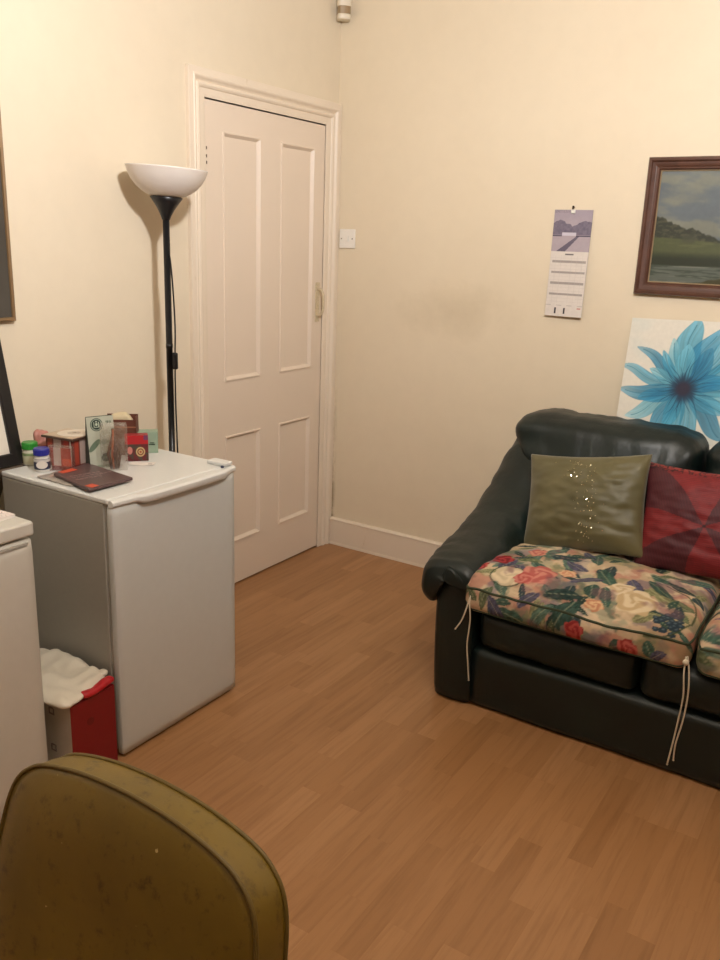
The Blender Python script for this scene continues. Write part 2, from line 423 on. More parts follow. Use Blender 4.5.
# ------------------------------------------------------------------ framed landscape painting on the back wall
def frame_sweep(bm, wd, ht, prof):
    """prof: (inset from outer edge, depth toward viewer); local XZ, y negative is toward viewer"""
    loops = []
    for s, d in prof:
        loops.append([bm.verts.new(c) for c in ((-wd/2+s, -d, s), (wd/2-s, -d, s), (wd/2-s, -d, ht-s), (-wd/2+s, -d, ht-s))])
    n = len(loops)
    for i in range(n):
        a, b = loops[i], loops[(i+1) % n]
        for k in range(4): bm.faces.new((a[k], a[(k+1) % 4], b[(k+1) % 4], b[k]))
def landscape(u, v):
    n = fbm(u, v, 6, 1); n2 = fbm(u*1.5, v*3, 8, 3)
    c = np.zeros((len(u), 3)); sky = np.array([134, 137, 124])/255.; blue = np.array([108, 117, 122])/255.
    k = sm(.40, .65, fbm(u*1.2+v*.6, v*1.8, 4, 5)); c[:] = sky*(1-k[:, None])+blue*k[:, None]
    c *= (.94-.10*(1-v))[:, None]*(.94+.12*n[:, None])
    tl = .52-.50*u+.09*vn(u, u*0, 11, 2)+.035*vn(u, u*0, 38, 4)+.02*vn(u, u*0, 90, 3)+.06*np.exp(-((u-.62)/.05)**2)
    tl = np.maximum(tl, .31+.04*vn(u, u*0, 26, 8)+.02*vn(u, v*0, 30, 7))
    base = .385-.17*u
    tree = sm(tl+.008, tl-.008, v); c = over(c, (52, 55, 44), tree)
    c = over(c, (84, 84, 64), tree*sm(.45, .75, fbm(u*2, v*2.4, 22, 9))*.7)
    fld = sm(base+.05*np.sin(u*3+.5)+.01, base+.05*np.sin(u*3+.5)-.01, v)
    c = over(c, (84, 90, 58), fld*(.75+.25*n2)); c = over(c, (98, 100, 66), fld*sm(.6, .75, fbm(u, v*4, 7, 8))*.5); c = over(c, (44, 50, 36), fld*sm(.30, .21, v))
    bt = (u-.20)**2/.004+(v-.40)**2/.003; c = over(c, (70, 72, 56), sm(1.4, .6, bt+n)*.7)
    wt = sm(.165, .145, v+.0*u); c = over(c, (100, 106, 98), wt*.85); c = over(c, (60, 70, 58), wt*sm(.5, .62, fbm(u*.8, v*6, 10, 11))*.8)
    c = over(c, (150, 150, 136), wt*sm(.58, .7, fbm(u*.6, v*8, 9, 12))*.5)
    bank = sm(.0, .02, (u-.22)*.30-(v-.0)+.02*vn(u, v, 25, 5)); c = over(c, (66, 62, 36), bank)
    # tall tree on the right
    tr = sm(1.25, .85, np.sqrt(((u-.62)/.10)**2+((v-.60)/.19)**2)+.8*(fbm(u, v, 22, 6)-.5)); c = over(c, (58, 62, 44), tr*.9)
    c = over(c, (70, 58, 44), sm(.008, .004, np.abs(u-.62))*sm(.65, .6, v)*sm(.25, .27, v))
    return c
m_canvas = painted('oil_on_canvas', .45, .3, 500)
m_brown = simple('dark_walnut_frame', (84, 54, 42), .38, var=.2, nscale=25, bump=.1, coat=.2)
m_lip = simple('pale_gilt_slip', (150, 132, 104), .4)
PW, PH = .74, .496
pn = thing('framed_painting', 'brown-framed landscape painting of trees, field and water on the wall', 'painting', (1.4215+PW/2, -.002, 1.347))
bm = BM(); frame_sweep(bm, PW, PH, [(0, 0), (0, .020), (.004, .026), (.012, .028), (.018, .022), (.030, .020), (.036, .016), (.040, .017), (.046, .010), (.046, 0)]); obj('frame', bm, m_brown, pn, bevel=.0008)
bm = BM(); frame_sweep(bm, PW-.088, PH-.088, [(0, 0), (0, .009), (.003, .0105), (.006, .007), (.006, 0)]); o = obj('slip', bm, m_lip, pn); o.location = (0, 0, .044)
o = panel('picture', PW-.096, PH-.096, .003, 260, 170, landscape, m_canvas, pn); o.location = (0, -.006, .048)

# ------------------------------------------------------------------ slim wall calendar
def calendar(u, v):
    c = np.ones((len(u), 3))*np.array([222, 214, 206])/255.
    ph = v > .615
    pv = (v-.615)/.385
    pc = np.ones((len(u), 3))*np.array([176, 164, 172])/255.
    pc = over(pc, (150, 140, 158), sm(.6, .4, pv)*.0+sm(.62, .9, pv)*.35)
    tr = ((pv > .40) & (pv < .66+.06*np.sin(u*9)+.05*vn(u, u*0, 18, 3))).astype(float)
    pc = over(pc, (98, 92, 112), tr*(.5+.5*fbm(u, pv, 20, 2)))
    pc = over(pc, (205, 200, 212), ((np.abs(pv-.42) < .035) & (u > .25) & (u < .62)).astype(float))
    pc = over(pc, (70, 66, 84), (np.abs(pv-.375) < .012).astype(float)*((u < .25) | (u > .62)))
    pathc = np.abs((u-.25)-(pv*1.15))
    pc = over(pc, (92, 86, 104), ((pathc < .22*(.45-pv)+.02) & (pv < .36)).astype(float)*.85)
    pc = over(pc, (120, 112, 120), ((pv > .93) & (u < .55) & (vn(u, pv, 90, 1) > .4)).astype(float)*.4)
    c[ph] = pc[ph]
    c = over(c, (105, 100, 100), ((np.abs(v-.588) < .007) & (np.abs(u-.50) < .11)).astype(float)*.9)
    for yy in (.520, .418, .316, .212): c = over(c, (160, 152, 148), (np.abs(v-yy) < .011).astype(float)*(u > .06)*(u < .96)*.9)
    grid_ = ((np.modf(u*7)[0] < .05) | (np.modf(v*29)[0] < .08)) & (v < .58) & (v > .12)
    c = over(c, (196, 188, 182), grid_.astype(float)*.5)
    c = over(c, (110, 104, 100), ((np.abs(v-.105) < .004)).astype(float)*(np.modf(u*3.5)[0] < .5)*.3)
    for xx in (.27, .52): c = over(c, (46, 44, 58), ((np.abs(u-xx) < .022) & (v > .025) & (v < .082)).astype(float))
    c = over(c, (196, 120, 110), ((np.abs(v-.082) < .006) & (u > .86) & (u < .96)).astype(float)*.7)
    return c
m_print = painted('printed_paper', .55, 0)
cl = thing('wall_calendar', 'slim white calendar with a snowy photo hung on the back wall', 'calendar', (1.147, -.004, 1.239))
o = panel('page', .156, .415, .004, 110, 300, calendar, m_print, cl, bend=lambda a, b: -.005-.010*(1-b)**2-.006*(1-b)*(a)); 
bm = BM(); tube(bm, [(0, -.001, .425), (0, -.016, .4235)], .0022, 8); lathe(bm, [(0, .418), (.004, .418), (.004, .430), (0, .430)], 12, (0, -.016)); obj('nail', bm, m_dark, cl)  # nail in its own dark brown
bm = BM(); lathe(bm, [(0, .402), (.009, .402), (.009, .4165), (0, .4165)], 16, (0, -.0105)); 
bmesh.ops.scale(bm, verts=bm.verts, vec=(1, .12, 1)); o = obj('hanging_tab', bm, m_white, cl); o.location = (0, -.0095, 0)

# ------------------------------------------------------------------ blue flower canvas leaning behind the sofa
def flower(u, v):
    W, H = .50, .61
    x = (u-.46)*W; y = (v-.578)*H
    c = np.ones((len(u), 3))*np.array([226, 221, 208])/255.
    c = over(c, (200, 212, 208), sm(.5, .75, fbm(u, v, 3, 3))*.6)
    th = np.arctan2(y, x); r = np.hypot(x, y)
    petals = [(90, .27, 20), (70, .25, 16), (112, .20, 13), (140, .245, 9), (50, .26, 15), (28, .26, 15), (5, .27, 14), (-18, .27, 15), (-45, .25, 15), (-72, .235, 14), (-95, .24, 14), (-120, .22, 14), (-148, .235, 14), (-172, .24, 13), (165, .26, 9), (127, .17, 12), (-160, .17, 18), (155, .15, 16), (60, .18, 20), (-30, .18, 20), (-110, .16, 20), (15, .17, 20), (95, .17, 22)]
    cols = [(58, 150, 186), (40, 130, 174), (96, 172, 196), (34, 116, 158), (74, 158, 192)]
    for i, (a, ln, wd) in enumerate(petals):
        a = math.radians(a); d = (th-a+np.pi) % (2*np.pi)-np.pi
        d = d+.06*np.sin(r*30+i)
        t = np.clip(r/ln, 0, 1.2); half = math.radians(wd)*1.75*np.clip(1-t**1.3, 0, 1)**.85*(.55+.45*sm(0, .35, t))
        ln = ln*1.07; ins = sm(half, half*.86, np.abs(d))*sm(1.0, .985, t)*(half > 0)
        streak = vn(d*40, r*3, 1, i)
        tcol = np.array(cols[i % 5])/255.*(.86+.28*streak[:, None])*(.80+.30*t[:, None])
        pale = sm(.55, 1, t)*(.45 if i in (3, 12, 13, 14, 2) else .15)
        tcol = tcol*(1-pale[:, None])+np.array([.82, .88, .86])*pale[:, None]
        c = c*(1-.72*ins[:, None])+np.clip(tcol, 0, 1)*.72*ins[:, None]
        edge = ins*sm(.80*half, .94*half, np.abs(d))*(t > .25)
        c = over(c, (30, 104, 136), edge*(.55 if i % 2 else .25))
        mid = ins*sm(.012, .003, np.abs(d))*(t > .2)*(t < .9); c = over(c, (30, 100, 128), mid*.5)
    for i in range(40):
        a = i*2*math.pi/40+.05*math.sin(i*5); d = (th-a+np.pi) % (2*np.pi)-np.pi; ln = .07+.07*((i*37) % 11)/11
        c = over(c, (22, 72, 98), sm(.035, .008, np.abs(d+.1*np.sin(r*40+i))*(r/.06))*sm(ln, ln*.6, r)*.75)
    cc = sm(.062, .026, r+.016*(vn(th*6, r*20, 1, 4)-.5)); c = over(c, (34, 62, 86), cc); c = over(c, (52, 44, 62), sm(.036, .016, r)*.9)
    # curled ink line low on the left
    xx = u*W; yy = v*H; ang = np.hypot(xx-.085, (yy-.165)*.8); c = over(c, (34, 110, 138), sm(.0035, .001, np.abs(ang-.045))*(xx < .1)*.9)
    return c
fc = thing('canvas_print', 'unframed canvas of a big turquoise flower propped behind the sofa', 'canvas', (1.698, -.185, .672))
o = panel('print', .50, .61, .004, 300, 340, flower, painted('canvas_weave', .7, .3, 700), fc)
m_cv = simple('canvas_side', (214, 208, 190), .8)
bm = BM(); bx(bm, -.249, .249, .0045, .018, .001, .609); obj('stretcher', bm, m_cv, fc)
fc.rotation_euler = (-math.radians(14.5), math.radians(-1.5), 0)

# ------------------------------------------------------------------ pictures on and by the left wall
m_art = simple('dark_grey_print', (74, 70, 64), .35, nscale=6, var=.15)
m_gold = simple('worn_brass_frame', (134, 108, 76), .4, metal=.3)
a = thing('wall_picture', 'thin gold framed dark picture hung high on the left wall', 'picture', (.002, -2.06, 1.232), math.radians(90))
bm = BM(); frame_sweep(bm, .60, .74, [(0, 0), (0, .018), (.003, .02), (.009, .018), (.011, .014), (.011, 0)]); obj('frame', bm, m_gold, a)
bm = BM(); bx(bm, -.29, .29, -.013, -.002, .010, .730); obj('print', bm, m_art, a)

m_black = simple('satin_black_wood', (26, 24, 24), .4, nscale=50)
m_mat = simple('cream_mount_card', (232, 226, 212), .7, var=.01)
a = thing('photo_frame', 'black frame with white mount leaning on the wall beside the fridge', 'picture frame', (.100, -2.100, .805), math.radians(90))
a.rotation_euler = (-math.radians(11), 0, math.radians(90))
bm = BM(); frame_sweep(bm, .52, .46, [(0, 0), (0, .022), (.003, .024), (.034, .024), (.037, .020), (.037, 0)]); obj('frame', bm, m_black, a, bevel=.001)
bm = BM(); bx(bm, -.226, .226, -.012, -.004, .035, .425); obj('mount', bm, m_mat, a)
def smallart(u, v):
    c = np.ones((len(u), 3))*np.array([206, 198, 180])/255.
    return over(c, (120, 110, 96), sm(.5, .7, fbm(u, v, 5, 8)))
o = panel('picture', .26, .22, .001, 60, 50, smallart, m_print, a); o.location = (0, -.0135, .11)
m_shelfw = simple('grey_brown_board', (120, 104, 88), .6)
sh = thing('wall_ledge', 'narrow grey-brown ledge on the wall behind the fridge and freezer', 'shelf', (0, -2.45, .0))
bm = BM(); bx(bm, .001, .116, -.60, .62, .780, .803); obj('board', bm, m_shelfw, sh, bevel=.002)
for yy in (-.55, .0, .55):
    bm = BM(); prism(bm, [(.001, .60), (.10, .779), (.001, .779)], -.012, .012)
    bmesh.ops.rotate(bm, verts=bm.verts, cent=(0, 0, 0), matrix=Matrix.Rotation(math.pi/2, 3, 'X')); bmesh.ops.translate(bm, verts=bm.verts, vec=(0, yy, 0)); obj('bracket', bm, m_shelfw, sh)

# ------------------------------------------------------------------ fridge
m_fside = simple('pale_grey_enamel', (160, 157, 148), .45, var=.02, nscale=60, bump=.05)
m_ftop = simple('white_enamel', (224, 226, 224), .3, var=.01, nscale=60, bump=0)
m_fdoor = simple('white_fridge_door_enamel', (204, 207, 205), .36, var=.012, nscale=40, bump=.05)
m_gasket = simple('grey_rubber', (176, 174, 166), .7)
FX0, FX1, FY0, FY1 = .125, .612, -1.925, -1.421
fr_ = thing('fridge', 'short white under-counter fridge with small packets on its top', 'fridge', ((FX0+FX1)/2, (FY0+FY1)/2, 0))
OX, OY = -(FX0+FX1)/2, -(FY0+FY1)/2
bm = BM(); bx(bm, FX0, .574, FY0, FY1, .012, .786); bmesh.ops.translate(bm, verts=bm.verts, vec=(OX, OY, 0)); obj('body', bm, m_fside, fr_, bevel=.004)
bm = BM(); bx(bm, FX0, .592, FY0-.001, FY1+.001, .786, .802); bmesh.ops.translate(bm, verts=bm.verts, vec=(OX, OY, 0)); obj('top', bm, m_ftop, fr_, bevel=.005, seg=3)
bm = BM(); bx(bm, .575, .581, FY0+.006, FY1-.008, .03, .784); bmesh.ops.translate(bm, verts=bm.verts, vec=(OX, OY, 0)); obj('gasket', bm, m_gasket, fr_)
me = softbox(.582, FX1, FY0, FY1, .009, .782, (.012, .008, .006), (8, 24, 28)); me.transform(Matrix.Translation((OX, OY, 0)))
dr = link('door', me, m_fdoor, fr_)
# bowed top rail of the door with its finger grip
n = 24; bm = BM(); A = []
secs = []
for i in range(n+1):
    s = i/n; y = FY0-.0005+(FY1-FY0+.001)*s
    g = sm(.17, .22, np.array([s]))[0]*sm(.94, .89, np.array([s]))[0]
    x1 = .615+.013*g+.008*math.sin(math.pi*s)
    pr = [(.594, .778), (.594, .799), (.602, .8012), (x1-.006, .800), (x1, .795), (x1, .786-.004*g), (x1-.005, .780-.006*g)]
    secs.append([bm.verts.new((x+OX, y+OY, z)) for x, z in pr])
for a_, b_ in zip(secs, secs[1:]):
    m_ = len(a_)
    for k in range(m_): bm.faces.new((a_[k], a_[(k+1) % m_], b_[(k+1) % m_], b_[k]))
bm.faces.new(secs[0]); bm.faces.new(secs[-1]); obj('door_handle', bm, m_ftop, dr, smooth=False, bevel=.0015)
bm = BM(); bx(bm, .530, .606, FY1-.045, FY1-.004, .8025, .815); bmesh.ops.translate(bm, verts=bm.verts, vec=(OX, OY, 0)); obj('hinge_cover', bm, m_ftop, fr_, bevel=.004)
bm = BM(); lathe(bm, [(0, .803), (.005, .803), (.005, .8085), (0, .8085)], 12, (.604+OX, FY1-.052+OY)); obj('hinge_pin', bm, simple('blue_grey_pin', (70, 76, 100), .4), fr_)
for x, y in ((.16, -1.89), (.16, -1.46), (.53, -1.89), (.53, -1.46)):
    bm = BM(); lathe(bm, [(0, 0), (.018, 0), (.018, .004), (.009, .006), (.009, .0125), (0, .0125)], 16, (x+OX, y+OY)); obj('foot', bm, m_black, fr_)

# freezer in the left foreground
m_fz = simple('cream_white_enamel', (206, 204, 196), .4, var=.015, nscale=40, bump=.04)
GX0, GX1, GY0, GY1, GH = .125, .606, -2.725, -2.170, .810
fz = thing('freezer', 'white freezer at the left edge with papers lying on its lid', 'freezer', ((GX0+GX1)/2, (GY0+GY1)/2, 0))
OX, OY = -(GX0+GX1)/2, -(GY0+GY1)/2
bm = BM(); bx(bm, GX0, .555, GY0+.002, GY1-.002, .016, .768); bmesh.ops.translate(bm, verts=bm.verts, vec=(OX, OY, 0)); obj('body', bm, m_fz, fz, bevel=.004)
bm = BM(); bx(bm, GX0, GX1+.004, GY0, GY1, .772, GH); bmesh.ops.translate(bm, verts=bm.verts, vec=(OX, OY, 0)); obj('lid', bm, m_fz, fz, bevel=.008, seg=3)
me = softbox(.556, GX1, GY0+.003, GY1-.003, .022, .766, (.012, .010, .010), (5, 18, 20)); me.transform(Matrix.Translation((OX, OY, 0))); gd = link('door', me, m_fz, fz)
bm = BM(); bx(bm, GX1-.004, GX1+.002, GY0+.02, GY1-.02, .752, .758); bmesh.ops.translate(bm, verts=bm.verts, vec=(OX, OY, 0)); obj('grip_groove', bm, m_gasket, gd)
for x, y in ((.16, -2.68), (.16, -2.20), (.52, -2.68), (.52, -2.20)):
    bm = BM(); lathe(bm, [(0, 0), (.016, 0), (.016, .017), (0, .017)], 16, (x+OX, y+OY)); obj('foot', bm, m_black, fz)
m_paper = simple('white_paper', (236, 230, 224), .7, var=.02, nscale=20, bump=0)
for k, (x, y, a_, th, lab) in enumerate(((.455, -2.335, .05, .007, 'thick white brochure at the bottom of the papers on the freezer'), (.440, -2.350, -.04, .004, 'folded white letter in the middle of the papers on the freezer'), (.450, -2.365, .10, .003, 'topmost white sheet of the papers lying on the freezer'))):
    z = GH+.0005+(0, .0075, .012)[k]
    p_ = thing('paper', lab, 'paper', (x, y, z), a_, 'papers on the freezer')
    bm = BM(); bx(bm, -.105, .105, -.148, .148, 0, th); o = obj('sheet', bm, m_paper, p_)
    bm = BM(); prism(bm, [(-.105, -.148), (.105, -.148), (.105, .149), (-.105, .149)], th+.0001, th+.0008)
    o = obj('cover', bm, simple('cover_paper', (232, 220, 216), .6, var=.05, nscale=12), p_)

# ------------------------------------------------------------------ floor lamp (uplighter) beside the door
m_lblack = simple('black_lamp_metal', (22, 22, 24), .35, var=.1, bump=0)
t = Nt('frosted_lamp_shade'); t.col(t.ramp(t.noise(t.coords(), 5), [(.3, L4((222, 214, 208))), (.7, L4((230, 223, 216)))])); t.set(Roughness=.38)
t.b.inputs['Subsurface Weight'].default_value = .25; t.b.inputs['Subsurface Radius'].default_value = (.02, .02, .02); m_shade = t.m
lp = thing('floor_lamp', 'black uplighter floor lamp with white bowl shade beside the door', 'floor lamp', (.166, -1.256, 0))
bm = BM(); lathe(bm, [(0, 0), (.118, 0), (.122, .006), (.118, .014), (.04, .022), (.016, .032), (0, .032)], 48); obj('base', bm, m_lblack, lp, smooth=True)
bm = BM(); lathe(bm, [(0, .03), (.0115, .03), (.0115, .62), (.0125, .62), (.0125, .635), (.0115, .635), (.0115, 1.12), (.0125, 1.12), (.0125, 1.135), (.0115, 1.135), (.0115, 1.57), (0, 1.57)], 20); obj('pole', bm, m_lblack, lp, smooth=True)
bm = BM(); lathe(bm, [(0, 1.555), (.0135, 1.555), (.018, 1.568), (.028, 1.588), (.041, 1.608), (.057, 1.630), (.054, 1.632), (0, 1.632)], 40); obj('shade_holder', bm, m_lblack, lp, smooth=True)
pf = [(.050, 1.633), (.066, 1.637), (.086, 1.648), (.106, 1.664), (.122, 1.684), (.133, 1.704), (.139, 1.722), (.141, 1.727), (.138, 1.727), (.129, 1.705), (.117, 1.686), (.101, 1.668), (.082, 1.653), (.06, 1.643), (0, 1.640), (0, 1.633), (.050, 1.633)]
bm = BM(); lathe(bm, pf, 64); obj('lamp_shade', bm, m_shade, lp, smooth=True)
bm = BM(); lathe(bm, [(0, 1.6405), (.015, 1.6405), (.015, 1.66), (.024, 1.68), (.028, 1.70), (.02, 1.72), (0, 1.724)], 24); obj('bulb', bm, m_white, lp, smooth=True)
for nm in ('shade_holder', 'lamp_shade', 'bulb'):
    for o in lp.children:
        if o.name == nm:
            Rt = Matrix.Translation((0, 0, 1.56)) @ Matrix.Rotation(math.radians(2.6), 4, Vector((-.536, .844, 0))) @ Matrix.Translation((0, 0, -1.56))
            o.data.transform(Rt @ (Matrix.Translation((0, 0, 1.56)) @ Matrix.Scale(.965, 4) @ Matrix.Translation((0, 0, -1.563))))
bm = BM(); tube(bm, smoothpath([(.010, -.001, 1.44), (.013, .002, 1.42), (.018, .006, 1.33), (.021, .009, 1.20), (.019, .008, 1.10), (.018, .006, .98), (.020, .006, .80), (.024, .01, .5), (.03, .012, .2), (.06, .05, .03), (.11, .10, .006)], 8), .0028, 8); obj('cord', bm, m_lblack, lp, smooth=True)
me = softbox(.009, .028, -.002, .016, 1.045, 1.105, .006, (6, 6, 12)); link('cord_switch', me, m_lblack, lp)

# ------------------------------------------------------------------ sofa
t = Nt('dark_green_leather'); v = t.coords()
c = t.ramp(t.noise(v, 6, 5), [(.3, L4((10, 22, 21))), (.7, L4((16, 33, 31)))])
t.col(c); t.b.inputs['Specular IOR Level'].default_value = .5
rg = t.n('ShaderNodeMapRange'); t.l(t.noise(v, 9, 5), rg.inputs[0]); rg.inputs[3].default_value = .34; rg.inputs[4].default_value = .52; t.l(rg.outputs[0], t.b.inputs['Roughness'])
vo = t.n('ShaderNodeTexVoronoi'); vo.inputs['Scale'].default_value = 260; t.l(v, vo.inputs['Vector'])
b1 = t.bump(vo.outputs['Distance'], .12, .001)
b2 = t.bump(t.noise(t.coords((1, 1, .35)), 16, 3, .5), .38, .012, b1); m_leather = t.m
def wr(p, s, seed=0): return noise.noise(Vector((p.x*s+seed, p.y*s, p.z*s)))
sofa = thing('sofa', 'dark green leather sofa with puffy arms against the back wall', 'sofa', (2.10, -.55, 0))
def S_(me): me.transform(Matrix.Translation((-2.10, .55, 0))); return me
XA, XB = 1.17, 3.10
# base and front rail
def fbase(p, u):
    if u.y < -.9: p.y += .006*wr(p, 6)
    return p
link('base', S_(softbox(1.302, 2.96, -1.035, -.12, .004, .213, .016, (40, 12, 8), fbase)), m_leather, sofa)
def backshell(p, u):
    return p
link('back_frame', S_(softbox(1.20, 3.06, -.245, -.05, .02, .665, .03, (30, 6, 14))), m_leather, sofa)
def armp(sgn, cx):
    def f(p, u):
        p.y -= .012*math.cos(u.x*1.4)*(1 if u.y < 0 else 0)
        p.x += sgn*(-.012)*math.sin((p.z)*5)
        return p
    return f
for sgn, x0, x1, nm in ((1, 1.172, 1.318, 'left'), (-1, 2.945, 3.09, 'right')):
    arm = link('arm_panel', S_(softbox(x0, x1, -1.04, -.12, .004, .44, (.022, .022, .012), (8, 24, 12), armp(sgn, 0))), m_leather, sofa)
# swept padded arm tops: sections along y (y, x0, x1, zlow, ztop)
secs = [(-1.075, 1.160, 1.270, .39, .455), (-1.065, 1.130, 1.300, .36, .483), (-1.04, 1.108, 1.318, .335, .502), (-.98, 1.096, 1.330, .325, .517), (-.90, 1.092, 1.336, .33, .532), (-.80, 1.092, 1.340, .35, .555), (-.70, 1.092, 1.345, .38, .590), (-.60, 1.094, 1.352, .40, .640), (-.50, 1.098, 1.362, .42, .722), (-.42, 1.104, 1.372, .44, .798), (-.34, 1.114, 1.385, .46, .866), (-.27, 1.128, 1.39, .48, .898), (-.21, 1.150, 1.385, .50, .90), (-.17, 1.19, 1.37, .54, .85), (-.155, 1.25, 1.34, .58, .78)]
def interp(secs, y):
    for a_, b_ in zip(secs, secs[1:]):
        if a_[0] <= y <= b_[0]:
            t_ = (y-a_[0])/(b_[0]-a_[0]); return [a_[k]+(b_[k]-a_[k])*t_ for k in range(5)]
    return secs[-1]
def arm_pad(mirror=False):
    bm = BM(); rings = []; seg = 44; ysamp = []
    for a_, b_ in zip(secs, secs[1:]):
        for k in range(6): ysamp.append(a_[0]+(b_[0]-a_[0])*k/6)
    ysamp.append(secs[-1][0])
    arr = np.array([interp(secs, y) for y in ysamp])
    for _ in range(3): arr[1:-1, 1:] = (arr[:-2, 1:]+2*arr[1:-1, 1:]+arr[2:, 1:])/4
    for y, x0, x1, zl, zt in arr:
        cx = (x0+x1)/2; cz = (zl+zt)/2; ring = []
        for k in range(seg):
            a_ = 2*math.pi*k/seg; ca, sa = math.cos(a_), math.sin(a_); e = .72
            px = cx+(x1-x0)/2*math.copysign(abs(ca)**e, ca); pz = cz+(zt-zl)/2*math.copysign(abs(sa)**e, sa)
            tt = (px-x0)/(x1-x0)
            if sa < 0: pz += (.105*max(0, min(1, (tt-.22)/.25)))*abs(sa)*max(0, min(1, (-.7-y)/.1))
            p = Vector((px, y, pz))
            d = .007*noise.noise(Vector((px*7, y*11, pz*7)))+.006*noise.noise(Vector((px*18, y*30, pz*12)))
            # gathers running across the pad
            d += .003*math.sin(y*36+3*px*8)*max(0, 1-abs((y+.80)/.16))+.003*math.sin(y*60+pz*20)*max(0, 1-abs((y+.40)/.16))
            n_ = Vector((ca, 0, sa)); p += n_*d
            if mirror: p.x = 4.262-p.x
            ring.append(bm.verts.new(p))
        rings.append(ring)
    for A, B in zip(rings, rings[1:]):
        for k in range(seg): bm.faces.new((A[k], A[(k+1) % seg], B[(k+1) % seg], B[k]))
    for ring, s_ in ((rings[0], -1), (rings[-1], 1)):
        ce = sum((v.co for v in ring), Vector())/seg; prev = ring
        for q in (.75, .45, .15):
            nr = [bm.verts.new(ce+(v.co-ce)*q+Vector((0, s_*.012*(1-q), 0))) for v in ring]
            for k in range(seg): bm.faces.new((prev[k], prev[(k+1) % seg], nr[(k+1) % seg], nr[k]))
            prev = nr
        bm.faces.new(prev)
    bmesh.ops.translate(bm, verts=bm.verts, vec=(-2.10, .55, 0))
    return bm
obj('arm_pad', arm_pad(), m_leather, sofa, smooth=True)
obj('arm_pad', arm_pad(True), m_leather, sofa, smooth=True)
for i, (x0, x1) in enumerate(((1.322, 1.846), (1.850, 2.39), (2.394, 2.94))):
    def fs(p, u, i=i):
        k = (1-u.x**4)
        if u.z > .9: p.z += .012*(1-u.x**2)*(1-u.y**2)
        if u.y < -.8: p.y -= .022*(1-u.x**4)*(1-u.z**2)
        p += Vector((0, 1, 1))*.005*noise.noise(Vector((p.x*9+i*5, p.y*14, p.z*14)))
        p.y += .004*noise.noise(Vector((p.x*30+i*5, 0, p.z*9)))*(u.y < -.5)
        return p
    link('seat_cushion', S_(softbox(x0, x1, -1.035, -.40, .216, .362, .035, (30, 26, 10), fs)), m_leather, sofa)
for i, (x0, x1) in enumerate(((1.134, 1.826), (1.834, 2.44), (2.448, 3.09))):
    def fb(p, u, i=i, x0=x0, x1=x1):
        z = (u.z+1)/2
        # cushion leans back, rounds over at the top, bulges forward
        p.y -= .045*(1-u.x**2)*(1-u.z**2)*(u.y < 0)
        p.z += -.026*max(0, abs(u.x)-.72)/.28*(u.z > 0)*z
        p.y += .10*(z-.4)*1.0-.02
        edge = abs(u.x)**3
        p.y += .010*math.sin(p.z*60+3*math.sin(p.x*9))*edge*(u.y < 0)*.8
        p.z += .006*noise.noise(Vector((p.x*22+i*9, p.y*8, 0)))*(u.z > .3)
        p.y += .012*noise.noise(Vector((p.x*8+i*3, 3, p.z*5)))*(u.y < 0)
        p.y += .009*noise.noise(Vector((p.x*34+i*3, 3, p.z*5)))*(u.y < 0)*max(0, 1-abs(z-.62)*2.6)
        if i == 0 and u.x < 0: p.x += .085*(-u.x)*max(0, min(1, (.86-z)/.22))
        return p
    link('back_cushion', S_(softbox(x0, x1, -.47, -.25, .365, .908, (.050, .080, .052), (44, 14, 34), fb)), m_leather, sofa)
for x in (1.24, 3.02):
    for y in (-.95, -.2):
        bm = BM(); lathe(bm, [(0, 0), (.02, 0), (.022, .0045), (0, .0045)], 16, (x-2.1, y+.55)); obj('foot', bm, m_black, sofa)

